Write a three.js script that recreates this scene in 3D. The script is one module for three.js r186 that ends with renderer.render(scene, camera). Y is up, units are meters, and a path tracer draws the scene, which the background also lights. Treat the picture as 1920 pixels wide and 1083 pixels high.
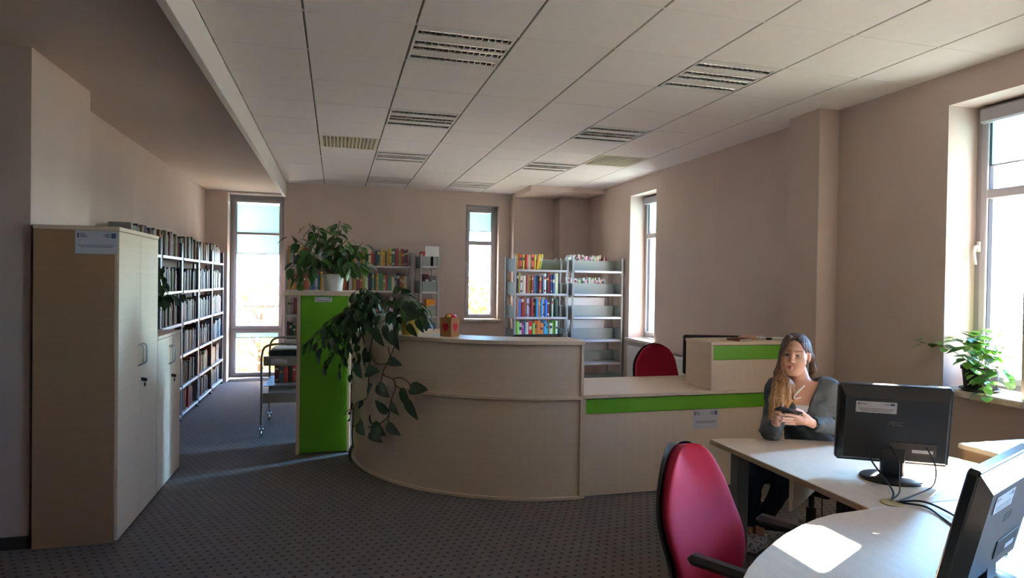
import * as THREE from 'three';
import { mergeGeometries, mergeVertices, toCreasedNormals } from 'three/addons/utils/BufferGeometryUtils.js';
import { Sky } from 'three/addons/objects/Sky.js';
import { createNoise2D, createNoise3D } from 'simplex-noise';

// ---------- camera, sky, sun, exposure ----------
const scene = new THREE.Scene();
const camera = new THREE.PerspectiveCamera(48.62, 1920 / 1083, 0.05, 300);
camera.position.set(0, 1.58, 0);
camera.rotation.set(-0.01116, -0.26844, 0.01485, 'YXZ');
const renderer = new THREE.WebGLRenderer({ antialias: true });
renderer.toneMapping = THREE.LinearToneMapping;
renderer.toneMappingExposure = 1.0;
renderer.shadowMap.enabled = true;
const sunDir = new THREE.Vector3(1, 0.597, -0.505).normalize();
const sky = new Sky();
sky.name = 'sky'; sky.scale.setScalar(1000);
sky.material.uniforms.turbidity.value = 9;
sky.material.uniforms.rayleigh.value = 0.75;
sky.material.uniforms.mieCoefficient.value = 0.005;
sky.material.uniforms.mieDirectionalG.value = 0.7;
sky.material.uniforms.sunPosition.value.copy(sunDir);
scene.add(sky);
scene.backgroundIntensity = 9;
const sun = new THREE.DirectionalLight(new THREE.Color(1.0, 0.91, 0.82), 200);
sun.position.copy(sunDir).multiplyScalar(20).add(new THREE.Vector3(2, 1, -4));
sun.target.position.set(2, 1, -4); scene.add(sun, sun.target);
sun.castShadow = true; sun.shadow.mapSize.set(2048, 2048);
Object.assign(sun.shadow.camera, { left: -16, right: 16, top: 16, bottom: -16, near: 1, far: 60 });

// ---------- helpers ----------
let seed = 7;
const rnd = (a = 0, b = 1) => { seed = (seed * 1664525 + 1013904223) >>> 0; return a + (b - a) * seed / 4294967296; };
const pick = (a) => a[Math.floor(rnd() * a.length) % a.length];
const n2 = createNoise2D(() => rnd()), n3 = createNoise3D(() => rnd());
const V = (x, y, z) => new THREE.Vector3(x, y, z);
const srgb = (r, g, b) => new THREE.Color().setRGB(r / 255, g / 255, b / 255, THREE.SRGBColorSpace);
const taken = new Map();
function numbered(n) { const k = taken.get(n) ?? 0; taken.set(n, k + 1); return k ? n + '_' + String(k).padStart(3, '0') : n; }
function clean(g) {
  let o = g.index ? g.toNonIndexed() : g;
  for (const k of Object.keys(o.attributes)) if (!['position', 'normal', 'uv', 'color'].includes(k)) o.deleteAttribute(k);
  if (!o.attributes.normal) o.computeVertexNormals();
  if (!o.attributes.uv) o.setAttribute('uv', new THREE.BufferAttribute(new Float32Array(o.attributes.position.count * 2), 2));
  return o;
}
const join = (gs) => { gs = (Array.isArray(gs) ? gs : [gs]).map(clean); return gs.length === 1 ? gs[0] : mergeGeometries(gs); };
// uv in metres from the face's main axis; along: 'y' turns the grain upright
function boxUV(g, turn = false) {
  g = clean(g); const p = g.attributes.position, n = g.attributes.normal, uv = g.attributes.uv;
  for (let i = 0; i < p.count; i += 3) {
    const nx = Math.abs(n.getX(i) + n.getX(i + 1) + n.getX(i + 2)), ny = Math.abs(n.getY(i) + n.getY(i + 1) + n.getY(i + 2)), nz = Math.abs(n.getZ(i) + n.getZ(i + 1) + n.getZ(i + 2));
    for (let k = i; k < i + 3; k++) {
      const x = p.getX(k), y = p.getY(k), z = p.getZ(k);
      let a, b;
      if (ny >= nx && ny >= nz) { a = x; b = z; } else if (nx >= nz) { a = z; b = y; } else { a = x; b = y; }
      turn ? uv.setXY(k, b, a) : uv.setXY(k, a, b);
    }
  }
  return g;
}
function mesh(name, geos, mat, parent = scene, uv = null) {
  let g = join(geos);
  if (uv !== null) g = boxUV(g, uv === 'turn');
  const m = new THREE.Mesh(g, mat); m.name = parent === scene ? numbered(name) : name;
  m.castShadow = m.receiveShadow = true; parent.add(m); return m;
}
function share(name, g, mat, parent) { const m = new THREE.Mesh(g, mat); m.name = name; m.castShadow = m.receiveShadow = true; parent.add(m); return m; }
function thing(name, label, category, pos = [0, 0, 0], turn = 0, group) {
  const o = new THREE.Group(); o.name = numbered(name); scene.add(o);
  o.position.set(...pos); o.rotation.y = turn; tag(o, label, category, group); return o;
}
function tag(o, label, category, group) { Object.assign(o.userData, { label, category }); if (group) o.userData.group = group; return o; }
function struct(name, label, category, parentMesh) { Object.assign(parentMesh.userData, { kind: 'structure', label, category }); parentMesh.name = name; return parentMesh; }
// chamfered box from corner to corner
function bx(x0, x1, y0, y1, z0, z1, b = 0.003) {
  const w = x1 - x0, h = y1 - y0, d = z1 - z0; b = Math.min(b, w * 0.45, h * 0.45, d * 0.45);
  const cx = (x0 + x1) / 2, cy = (y0 + y1) / 2, cz = (z0 + z1) / 2;
  if (b <= 0) return clean(new THREE.BoxGeometry(w, h, d).translate(cx, cy, cz));
  const H = [w / 2, h / 2, d / 2], pos = [], nor = [];
  const tri = (a, c, e) => { const u = c.clone().sub(a), v = e.clone().sub(a), n = u.cross(v).normalize(); const m = a.clone().add(c).add(e); if (n.dot(m) < 0) { n.negate(); [c, e] = [e, c]; } for (const q of [a, c, e]) { pos.push(q.x + cx, q.y + cy, q.z + cz); nor.push(n.x, n.y, n.z); } };
  const quad = (a, c, e, f) => { tri(a, c, e); tri(a, e, f); };
  const P = (s, full) => V(...[0, 1, 2].map((i) => s[i] * (H[i] - (i === full ? 0 : b))));
  for (let ax = 0; ax < 3; ax++) {
    const u = (ax + 1) % 3, v = (ax + 2) % 3;
    for (const s of [-1, 1]) {
      const c = [[-1, -1], [1, -1], [1, 1], [-1, 1]].map(([p, q]) => { const t = [0, 0, 0]; t[ax] = s; t[u] = p; t[v] = q; return P(t, ax); });
      quad(...c);
    }
    for (const p of [-1, 1]) for (const q of [-1, 1]) {
      const e = [-1, 1].map((s) => { const t = [0, 0, 0]; t[ax] = s; t[u] = p; t[v] = q; return [P(t, u), P(t, v)]; });
      quad(e[0][0], e[0][1], e[1][1], e[1][0]);
    }
  }
  for (const i of [-1, 1]) for (const j of [-1, 1]) for (const k of [-1, 1]) tri(P([i, j, k], 0), P([i, j, k], 1), P([i, j, k], 2));
  const g = new THREE.BufferGeometry();
  g.setAttribute('position', new THREE.Float32BufferAttribute(pos, 3)); g.setAttribute('normal', new THREE.Float32BufferAttribute(nor, 3));
  return clean(g);
}
const bc = (cx, cy, cz, w, h, d, b) => bx(cx - w / 2, cx + w / 2, cy - h / 2, cy + h / 2, cz - d / 2, cz + d / 2, b);
function tube(pts, r, seg = 24, rad = 8, closed = false) {
  const c = new THREE.CatmullRomCurve3(pts.map((p) => Array.isArray(p) ? V(...p) : p), closed, 'centripetal');
  return clean(new THREE.TubeGeometry(c, seg, r, rad, closed));
}
function rod(a, b, r, rad = 10, r2 = r) {
  const A = V(...a), Bv = V(...b), d = Bv.clone().sub(A), l = d.length();
  const g = new THREE.CylinderGeometry(r2, r, l, rad).translate(0, l / 2, 0);
  g.applyQuaternion(new THREE.Quaternion().setFromUnitVectors(V(0, 1, 0), d.normalize())).translate(...a);
  return clean(g);
}
const lathe = (pts, seg = 32) => clean(new THREE.LatheGeometry(pts.map(([r, y]) => new THREE.Vector2(r, y)), seg));
// flat outline [[x,y]...] with holes, given thickness along +z, chamfered
function slab(pts, t, bevel = 0, holes = [], seg = 1) {
  const s = new THREE.Shape(pts.map((p) => new THREE.Vector2(...p)));
  for (const h of holes) s.holes.push(new THREE.Path(h.map((p) => new THREE.Vector2(...p))));
  const g = new THREE.ExtrudeGeometry(s, { depth: t - 2 * bevel, bevelEnabled: bevel > 0, bevelSize: bevel, bevelThickness: bevel, bevelOffset: -bevel, bevelSegments: seg, curveSegments: 24 });
  if (bevel > 0) g.translate(0, 0, bevel);
  return clean(g);
}
// horizontal board: outline in x,z; top at y
function board(pts, y, t, bevel = 0.002) { const g = slab(pts.map(([x, z]) => [x, -z]), t, bevel); g.rotateX(-Math.PI / 2); g.translate(0, y - t, 0); return g; }
const rect = (a, b, c, d) => [[a, c], [b, c], [b, d], [a, d]];
function colored(g, c) { g = clean(g); const n = g.attributes.position.count, a = new Float32Array(n * 3); for (let i = 0; i < n; i++) { a[3 * i] = c.r; a[3 * i + 1] = c.g; a[3 * i + 2] = c.b; } g.setAttribute('color', new THREE.BufferAttribute(a, 3)); return g; }

// ---------- textures ----------
function dataTex(w, h, f, colour = true, rep = [1, 1]) {
  const d = new Uint8Array(w * h * 4);
  for (let y = 0; y < h; y++) for (let x = 0; x < w; x++) { const c = f(x, y); const i = 4 * (y * w + x); d[i] = c[0]; d[i + 1] = c[1]; d[i + 2] = c[2]; d[i + 3] = 255; }
  const t = new THREE.DataTexture(d, w, h); t.wrapS = t.wrapT = THREE.RepeatWrapping; t.magFilter = THREE.LinearFilter; t.minFilter = THREE.LinearMipmapLinearFilter; t.generateMipmaps = true;
  if (colour) t.colorSpace = THREE.SRGBColorSpace; t.repeat.set(...rep); t.needsUpdate = true; return t;
}
const tn = (x, y, w, h, f) => { // tiling noise
  const a = x / w * Math.PI * 2, b = y / h * Math.PI * 2, r = f / (2 * Math.PI);
  return n3(Math.cos(a) * r + 5, Math.sin(a) * r, Math.cos(b) * r) * 0.5 + n3(Math.sin(b) * r, Math.cos(a) * r + 9, Math.sin(a) * r + 3) * 0.5;
};
// carpet: one repeat is 0.112 x 0.104 m with two staggered dashes; the coarse wear map tiles over it
const carpetTex = (() => {
  const N = 1024, cell = 16; // 16 cells of 56 mm
  return dataTex(N, N, (x, y) => {
    const u = x / N * cell, row = Math.floor(y / N * cell), v = y / N * cell - row, uu = u + (row % 2) * 0.5, f = uu - Math.floor(uu);
    const dot = Math.abs(f - 0.5) < 0.17 && Math.abs(v - 0.5) < 0.13;
    const k = 1 + 0.09 * rnd(-1, 1) + 0.05 * tn(x, y, N, N, 6);
    const c = dot ? [42, 37, 37] : [104, 98, 94];
    return c.map((q) => Math.max(0, Math.min(255, q * k)));
  }, true, [1 / 0.896, 1 / 0.896]);
})();
const carpetBump = dataTex(256, 256, () => { const q = rnd(90, 165); return [q, q, q]; }, false, [1 / 0.22, 1 / 0.22]);
function grainTex(base, amp, sx = 2.2) {
  return dataTex(512, 512, (x, y) => {
    const long = tn(x, y * 0.0 + 40, 512, 512, 70) * 0.4 + tn(x + 9, y, 512, 512, 30) * 0.15, fleck = n2(x * 0.35, y * 0.022) * 0.35 + n2(x * 0.9, y * 0.06 + 60) * 0.3;
    const k = 1 + amp * (long + fleck);
    return base.map((q) => Math.max(0, Math.min(255, q * k)));
  }, true, [1 / 0.9, 1 / 0.9]);
}
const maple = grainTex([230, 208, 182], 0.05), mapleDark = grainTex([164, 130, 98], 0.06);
const plaster = dataTex(512, 512, (x, y) => { const k = 1 + 0.02 * tn(x, y, 512, 512, 5) + 0.012 * rnd(-1, 1); return [202, 184, 173].map((q) => q * k); }, true, [1 / 2.3, 1 / 2.3]);
const plasterBump = dataTex(256, 256, (x, y) => { const q = 128 + 50 * tn(x, y, 256, 256, 26) + rnd(-25, 25); return [q, q, q]; }, false, [1 / 0.5, 1 / 0.5]);
const tileTex = dataTex(512, 512, (x, y) => { const k = 1 + 0.012 * rnd(-1, 1) + 0.01 * tn(x, y, 512, 512, 8); return [240, 233, 229].map((q) => Math.min(255, q * k)); }, true, [1 / 0.6, 1 / 0.6]);
const marble = dataTex(512, 512, (x, y) => { const v = Math.pow(1 - Math.abs(tn(x + 40 * n2(x * 0.01, y * 0.01), y, 512, 512, 7)), 6), k = 1 - 0.13 * v + 0.03 * tn(x, y, 512, 512, 20); return [226, 214, 194].map((q) => q * k); }, true, [1 / 0.8, 1 / 0.8]);
const fabricBump = dataTex(128, 128, (x, y) => { const q = 128 + 60 * Math.sin(x * Math.PI / 2) * Math.sin(y * Math.PI / 2) + rnd(-30, 30); return [q, q, q]; }, false, [40, 40]);

// ---------- materials ----------
const M = {
  carpet: new THREE.MeshStandardMaterial({ map: carpetTex, roughness: 0.97, bumpMap: carpetBump, bumpScale: 0.002 }),
  wall: new THREE.MeshStandardMaterial({ map: plaster, roughness: 0.9, bumpMap: plasterBump, bumpScale: 0.0006 }),
  white: new THREE.MeshStandardMaterial({ color: srgb(232, 228, 222), roughness: 0.6 }),
  soffit: new THREE.MeshStandardMaterial({ map: plaster, roughness: 0.92, bumpMap: plasterBump, bumpScale: 0.0006 }),
  tile: new THREE.MeshStandardMaterial({ map: tileTex, roughness: 0.95 }),
  plenum: new THREE.MeshStandardMaterial({ color: srgb(60, 57, 54), roughness: 1 }),
  tbar: new THREE.MeshStandardMaterial({ color: srgb(222, 219, 213), roughness: 0.7 }),
  rail: new THREE.MeshStandardMaterial({ color: srgb(120, 114, 108), roughness: 0.7 }),
  maple: new THREE.MeshPhysicalMaterial({ map: maple, roughness: 0.5, clearcoat: 0.05, clearcoatRoughness: 0.3 }),
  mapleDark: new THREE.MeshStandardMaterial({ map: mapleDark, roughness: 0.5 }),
  edge: new THREE.MeshStandardMaterial({ color: srgb(196, 172, 142), roughness: 0.5 }),
  green: new THREE.MeshStandardMaterial({ color: srgb(96, 164, 22), roughness: 0.45 }),
  alu: new THREE.MeshStandardMaterial({ color: srgb(150, 148, 150), roughness: 0.45, metalness: 0.35 }),
  frame: new THREE.MeshStandardMaterial({ color: srgb(160, 158, 162), roughness: 0.45, metalness: 0.1 }),
  gasket: new THREE.MeshStandardMaterial({ color: srgb(38, 40, 44), roughness: 0.8 }),
  glass: new THREE.MeshPhysicalMaterial({ color: 0xffffff, transmission: 1, roughness: 0, thickness: 0, ior: 1.45 }),
  blind: new THREE.MeshPhysicalMaterial({ color: srgb(168, 206, 200), transmission: 0.2, roughness: 1, thickness: 0 }),
  steel: new THREE.MeshStandardMaterial({ color: srgb(190, 190, 192), roughness: 0.35, metalness: 0.9 }),
  chrome: new THREE.MeshStandardMaterial({ color: srgb(215, 215, 218), roughness: 0.15, metalness: 1 }),
  louvre: new THREE.MeshStandardMaterial({ color: srgb(228, 226, 222), roughness: 0.28, metalness: 0.8 }),
  shelfWhite: new THREE.MeshStandardMaterial({ color: srgb(205, 203, 205), roughness: 0.3 }),
  shelfGrey: new THREE.MeshStandardMaterial({ color: srgb(146, 156, 150), roughness: 0.5 }),
  post: new THREE.MeshStandardMaterial({ color: srgb(172, 174, 177), roughness: 0.35, metalness: 0.5 }),
  postDark: new THREE.MeshStandardMaterial({ color: srgb(104, 108, 118), roughness: 0.4, metalness: 0.5 }),
  black: new THREE.MeshStandardMaterial({ color: srgb(26, 26, 28), roughness: 0.4 }),
  blackMatte: new THREE.MeshStandardMaterial({ color: srgb(24, 24, 25), roughness: 0.7 }),
  gloss: new THREE.MeshPhysicalMaterial({ color: srgb(14, 14, 15), roughness: 0.36, clearcoat: 0.2, clearcoatRoughness: 0.15 }),
  darkGrey: new THREE.MeshStandardMaterial({ color: srgb(112, 114, 116), roughness: 0.5, metalness: 0.2 }),
  cartGrey: new THREE.MeshStandardMaterial({ color: srgb(130, 124, 116), roughness: 0.5 }),
  red: new THREE.MeshPhysicalMaterial({ color: srgb(164, 18, 56), roughness: 0.85, sheen: 0.25, sheenColor: srgb(235, 70, 110), sheenRoughness: 0.5, bumpMap: fabricBump, bumpScale: 0.0004 }),
  portGrey: new THREE.MeshStandardMaterial({ color: srgb(58, 54, 50), roughness: 0.6 }),
  paper: new THREE.MeshStandardMaterial({ color: srgb(232, 230, 228), roughness: 0.8 }),
  marble: new THREE.MeshStandardMaterial({ map: marble, roughness: 0.3 }),
  radiator: new THREE.MeshStandardMaterial({ color: srgb(232, 230, 226), roughness: 0.4 }),
  vtx: new THREE.MeshStandardMaterial({ color: 0xffffff, vertexColors: true, roughness: 0.55 }),
  soil: new THREE.MeshStandardMaterial({ color: srgb(52, 38, 28), roughness: 1 }),
  cable: new THREE.MeshStandardMaterial({ color: srgb(20, 20, 21), roughness: 0.5 }),
  baseboard: new THREE.MeshStandardMaterial({ color: srgb(52, 48, 46), roughness: 0.8 }),
};
// ---------- the room ----------
const XR = 3.9, ZB = -10.05, ZA = -10.42, XL = -1.9, YC = 3.0, YS = 2.885, XF = -0.73, ZN = 5.4, XFAR = -7;
const S = (o, label, category) => { o.userData = { kind: 'structure', label, category }; return o; };
S(mesh('floor', bx(XFAR - 0.3, 4.6, -0.2, 0, -11.2, ZN + 0.3, 0), M.carpet, scene, 'box'), 'grey carpet with small dark dashes covering the whole floor', 'floor');

// wall with openings: outline in (a, y), thickness t; placed by axis
function wallX(name, x, t, z0, z1, y0, y1, holes) { // faces -x at x, reaching to x+t; a = -z
  const g = slab([[-z1, y0], [-z0, y0], [-z0, y1], [-z1, y1]], t, 0, holes.map(([za, zb, ya, yb]) => [[-zb, ya], [-zb, yb], [-za, yb], [-za, ya]]));
  g.rotateY(Math.PI / 2); g.translate(x, 0, 0); return mesh(name, g, M.wall, scene, 'box');
}
function wallZ(name, z, t, x0, x1, y0, y1, holes) { // faces +z at z, reaching back to z-t
  const g = slab([[x0, y0], [x1, y0], [x1, y1], [x0, y1]], t, 0, holes.map(([xa, xb, ya, yb]) => [[xa, ya], [xa, yb], [xb, yb], [xb, ya]]));
  g.translate(0, 0, z - t); return mesh(name, g, M.wall, scene, 'box');
}
const W1 = [-1.585, -0.78, 0.0, 2.86], W2 = [1.985, 2.53, 0.965, 2.805], W3 = [-8.08, -7.345, 0.835, 2.785], W4 = [-3.333, -2.83, 0.925, 2.79];
S(wallX('wall_right', XR, 0.42, -11.0, ZN + 0.3, 0, 3.4, [W3, W4, [-1.55, -0.75, 0.925, 2.79]]), 'pinkish beige plaster wall on the right with tall windows', 'wall');
S(wallZ('wall_back', ZB, 0.5, XF, XR + 0.42, 0, 3.4, [W2]), 'pinkish beige back wall with a narrow tall window', 'wall');
S(wallZ('wall_alcove', ZA, 0.7, XL - 0.3, XF, 0, 3.4, [W1]), 'end wall of the alcove with a floor-length window', 'wall');
S(mesh('wall_left', bx(XL - 0.3, XL, 0, 3.4, ZA, -5.2, 0), M.wall, scene, 'box'), 'pinkish beige left wall behind the long bookcase', 'wall');
S(mesh('wall_front_left', bx(XFAR, -1.7, 0, 3.4, -5.2, -4.29, 0.002), M.wall, scene, 'box'), 'wall corner in shade at the left edge', 'wall');
S(mesh('wall_far_left', bx(XFAR - 0.3, XFAR, 0, 3.4, -5.2, ZN + 0.3, 0), M.wall, scene, 'box'), 'left wall of the unseen side passage', 'wall');
S(mesh('wall_rear', bx(XFAR - 0.3, XR + 0.42, 0, 3.4, ZN, ZN + 0.3, 0), M.wall, scene, 'box'), 'rear wall of the room', 'wall');
S(mesh('baseboard_left', [bx(XFAR, -1.69, 0, 0.07, -4.3, -4.275, 0.002), bx(-1.7, -1.688, 0, 0.07, -5.2, -4.275, 0.002)], M.baseboard), 'dark skirting strip along the shaded corner wall', 'skirting');
S(mesh('wall_corner_pier', [bx(2.72, 3.42, 0, 3.0, ZB - 0.05, -9.85, 0.002), bx(3.41, XR, 0, 3.0, ZB - 0.05, -9.6, 0.002)], M.wall, scene, 'box'), 'stepped wall pier in the back right corner', 'wall');
S(mesh('trim_1', bx(2.735, XR, 2.925, YC + 0.02, ZB, -8.98, 0.002), M.wall, scene, 'box'), 'boxed-in duct under the ceiling in the back right corner', 'ceiling box');
S(mesh('wall_pillar', bx(3.71, XR, 0, YC + 0.02, -4.64, -4.29, 0.003), M.wall, scene, 'box'), 'square plastered pillar on the right wall', 'pillar');

// suspended ceiling: dark void above, a tile per 0.6 m field, pale cross bars, sunk dark rails
const ceil = S(mesh('ceiling', bx(XF - 0.05, XR + 0.42, YC + 0.03, YC + 0.4, -10.6, ZN + 0.3, 0), M.plenum), 'suspended ceiling of square white tiles', 'ceiling');
const gx = (i) => -0.787 + 0.6 * i, gz = (j) => -(3.5914 + 0.6 * j);
const special = new Set(['2,0', '2,3', '2,6', '2,9', '5,0', '5,3', '5,6', '4,9', '1,5', '6,5', '2,-3', '5,-3', '2,-6', '5,-6']);
const tileCache = new Map();
for (let i = 0; i < 8; i++) for (let j = -15; j <= 10; j++) {
  if (special.has(i + ',' + j)) continue;
  const x0 = Math.max(gx(i), XF) + 0.006, x1 = Math.min(gx(i + 1), XR + 0.01) - 0.006, z1 = Math.min(gz(j), ZN) - 0.002, z0 = Math.max(gz(j + 1), ZB) + 0.002;
  if (x1 - x0 < 0.03 || z1 - z0 < 0.03) continue;
  const key = (x1 - x0).toFixed(3) + '|' + (z1 - z0).toFixed(3);
  if (!tileCache.has(key)) tileCache.set(key, boxUV(bx(x0 - x1, 0, 0, 0.02, z0 - z1, 0, 0.002)));
  const t = share('tile', tileCache.get(key), M.tile, ceil); t.position.set(x1, YC + rnd(0, 0.0015), z1);
}
for (let j = -14; j <= 10; j++) if (gz(j) < ZN - 0.1) mesh('cross_bar', bx(XF, XR, YC + 0.0025, YC + 0.02, gz(j) - 0.006, gz(j) + 0.006, 0), M.tbar, ceil);
for (let i = 1; i < 8; i++) mesh('rail', bx(gx(i) - 0.012, gx(i) + 0.012, YC + 0.012, YC + 0.03, ZB, ZN, 0), M.rail, ceil);
S(mesh('ceiling_soffit', [bx(XFAR, XF - 0.04, YS, YS + 0.5, ZA - 0.3, ZN, 0)], M.soffit, scene, 'box'), 'lower plastered ceiling over the left side', 'ceiling');
S(mesh('trim_2', bx(XF - 0.045, XF, 2.785, YC + 0.05, ZB, ZN, 0.003), M.white), 'pale fascia board where the ceiling steps down', 'fascia');
S(mesh('roof', bx(XFAR - 0.4, XR + 0.5, 3.4, 3.6, -11.3, ZN + 0.4, 0), M.plenum), 'roof slab over the room', 'roof');

// ---------- windows ----------
// local frame: width along +x (0..w), height y, room side +z; frame 70 mm deep
function windowUnit(n, label, w, y0, y1, opts) {
  const o = new THREE.Group(); o.name = 'window_' + n; o.userData = { kind: 'structure', label, category: 'window' }; scene.add(o);
  const fr = 0.05, sa = 0.05, d = 0.07, bars = opts.transoms; // bars: [ya, yb]
  mesh('frame', [bx(0, fr, y0, y1, -d, 0, 0.004), bx(w - fr, w, y0, y1, -d, 0, 0.004), bx(fr, w - fr, y1 - fr - 0.03, y1, -d, 0, 0.004), bx(fr, w - fr, y0, y0 + fr, -d, 0, 0.004), ...(opts.fixedBars || []).map(([a, b]) => bx(fr, w - fr, a, b, -d, 0.004, 0.004))], M.frame, o);
  for (const p of opts.panes) { // each pane sits in a sash
    const [a, b] = p; const s = 0.045, x0 = fr - 0.006, x1 = w - fr + 0.006;
    const sash = mesh('sash', [bx(x0, x0 + s, a, b, -d + 0.005, 0.018, 0.005), bx(x1 - s, x1, a, b, -d + 0.005, 0.018, 0.005), bx(x0 + s, x1 - s, a, a + s, -d + 0.005, 0.018, 0.005), bx(x0 + s, x1 - s, b - s, b, -d + 0.005, 0.018, 0.005), ...(p[2] || []).map(([c, e]) => bx(x0 + s, x1 - s, c, e, -d + 0.01, 0.016, 0.004))], M.frame, o);
    mesh('gasket', [bx(x0 + s, x0 + s + 0.004, a + s, b - s, -0.03, 0.004, 0), bx(x1 - s - 0.004, x1 - s, a + s, b - s, -0.03, 0.004, 0)], M.gasket, sash);
    const pg = mesh('pane', new THREE.PlaneGeometry(x1 - x0 - 2 * s + 0.01, b - a - 2 * s + 0.01).translate((x0 + x1) / 2, (a + b) / 2, -0.035), M.glass, sash);
  }
  for (const [a, b] of opts.blinds) {
    const x0 = fr + 0.04, x1 = w - fr - 0.04;
    mesh('roller_blind', new THREE.PlaneGeometry(x1 - x0, b - a, 1, 1).translate((x0 + x1) / 2, (a + b) / 2, -0.012), M.blind, o);
    mesh('blind_bar', bx(x0, x1, a - 0.012, a, -0.017, -0.007, 0.002), M.frame, o);
  }
  if (opts.cassette) mesh('blind_cassette', bx(fr, w - fr, y1 - 0.12, y1 - 0.02, 0.0, 0.055, 0.012), M.frame, o);
  if (opts.handle) { const [hx, hy] = opts.handle; mesh('handle', [bc(hx, hy, 0.024, 0.026, 0.07, 0.012, 0.004), rod([hx, hy, 0.025], [hx, hy, 0.055], 0.009), tube([[hx, hy, 0.053], [hx, hy - 0.04, 0.062], [hx + 0.006, hy - 0.12, 0.056]], 0.009, 10)], opts.handleMat || M.white, o); }
  return o;
}
{
  const w1 = windowUnit(1, 'floor-length grey window at the end of the book alcove', W1[1] - W1[0], 0.03, 2.86, { panes: [[0.79, 2.8, [[2.255, 2.29]]], [0.06, 0.77]], fixedBars: [[0.765, 0.8]], blinds: [[2.292, 2.72], [1.965, 2.253], [0.655, 0.73]], handle: null });
  w1.position.set(W1[0], 0, -10.7);
  const w2 = windowUnit(2, 'narrow tall grey window in the back wall', W2[1] - W2[0], W2[2] + 0.01, W2[3], { panes: [[1.0, 2.74, [[2.17, 2.235]]]], blinds: [[2.4, 2.69]], handle: [0.035, 1.86], handleMat: M.frame });
  w2.position.set(W2[0], 0, -10.2);
  const w3 = windowUnit(3, 'tall grey window on the right wall beside the grey shelves', W3[1] - W3[0], W3[2] + 0.01, W3[3], { panes: [[0.88, 2.73, [[2.2, 2.265]]]], blinds: [[2.32, 2.68]], cassette: true, handle: null });
  w3.rotation.y = -Math.PI / 2; w3.position.set(4.13, 0, W3[0]);
  const w4 = windowUnit(4, 'tall grey window on the right wall above the potted plant', W4[1] - W4[0], W4[2] + 0.01, W4[3], { panes: [[0.97, 2.73, [[2.175, 2.235]]]], blinds: [[2.4, 2.68]], cassette: true, handle: [0.045, 1.86] });
  w4.rotation.y = -Math.PI / 2; w4.position.set(4.15, 0, W4[0]);
  const w5 = windowUnit(5, 'window on the right wall beyond the right edge of the picture', 0.8, 0.935, 2.79, { panes: [[0.97, 2.73, [[2.175, 2.235]]]], blinds: [[2.4, 2.68]] });
  w5.rotation.y = -Math.PI / 2; w5.position.set(4.15, 0, -1.55);
}
S(mesh('trim_3', bx(1.95, 2.57, 0.935, 0.97, -10.2, -10.0, 0.006), M.marble, scene, 'box'), 'thin sill board under the narrow back window', 'window sill');
S(mesh('trim_4', bx(3.85, 4.15, 0.8, 0.84, -8.12, -7.3, 0.006), M.marble, scene, 'box'), 'sill board under the right window by the grey shelves', 'window sill');
S(mesh('trim_5', bx(3.83, 4.16, 0.885, 0.93, -3.39, -2.77, 0.008), M.marble, scene, 'box'), 'pale stone sill under the plant by the right window', 'window sill');
S(mesh('trim_6', bx(3.83, 4.16, 0.885, 0.93, -1.62, -0.68, 0.008), M.marble, scene, 'box'), 'stone sill of the window beyond the right edge', 'window sill');

// ---------- ceiling fittings ----------
function louvreLight(i, j, label) {
  const o = thing('ceiling_light', label, 'ceiling light', [gx(i) + 0.3, YC, gz(j) - 0.3], 0, 'louvred ceiling lights');
  const e = 0.292, strips = [-0.205, -0.045, 0.045, 0.205], hw = 0.038;
  const cuts = [-e, ...strips.flatMap((s) => [s - hw, s + hw]), e], fr = [];
  for (let k = 0; k < cuts.length; k += 2) fr.push(bx(-e, e, 0, 0.012, cuts[k], cuts[k + 1], 0.002));
  for (const s of [-1, 1]) fr.push(bx(s > 0 ? e - 0.016 : -e, s > 0 ? e : -e + 0.016, 0.0005, 0.012, -e, e, 0.001));
  fr.push(bx(-e, e, 0.034, 0.044, -e, e, 0));
  mesh('housing', fr, M.tbar, o);
  for (const s of strips) {
    const g = [], L = e - 0.017;
    for (const q of [-1, 1]) { const w = new THREE.PlaneGeometry(2 * L, 0.038, 1, 1).rotateY(q > 0 ? Math.PI : 0).rotateX(q * 0.55).translate(0, 0.018, s + q * (hw - 0.011)); g.push(w); }
    const lv = mesh('reflector', g, M.louvre, o);
    const f = []; for (let k = 0; k < 14; k++) { const x = -L + (k + 0.5) * 2 * L / 14; f.push(slab([[-hw + 0.003, 0.002], [hw - 0.003, 0.002], [hw - 0.016, 0.026], [-hw + 0.016, 0.026]], 0.003).rotateY(Math.PI / 2).translate(x, 0, s)); }
    mesh('fins', f, M.louvre, lv).userData.kind = 'stuff';
    mesh('tube', rod([-L, 0.026, s], [L, 0.026, s], 0.007, 10), M.white, lv);
  }
  return o;
}
[[2, 0, 'louvred ceiling light nearest above the room, left row'], [2, 3, 'louvred ceiling light, second from the viewer in the left row'], [2, 6, 'louvred ceiling light, third from the viewer in the left row'], [2, 9, 'louvred ceiling light of the left row, farthest, at the back wall'],
  [5, 0, 'louvred ceiling light nearest to the viewer in the right row'], [5, 3, 'louvred ceiling light, second from the viewer in the right row'], [5, 6, 'louvred ceiling light, third of the right row, beside the yellowish vent'], [4, 9, 'bright louvred ceiling light just above the narrow back window'],
  [2, -3, 'louvred ceiling light of the left row above the camera'], [5, -3, 'louvred ceiling light of the right row above the camera'], [2, -6, 'louvred ceiling light of the left row behind the camera'], [5, -6, 'louvred ceiling light of the right row behind the camera']].forEach((a) => louvreLight(...a));
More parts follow.
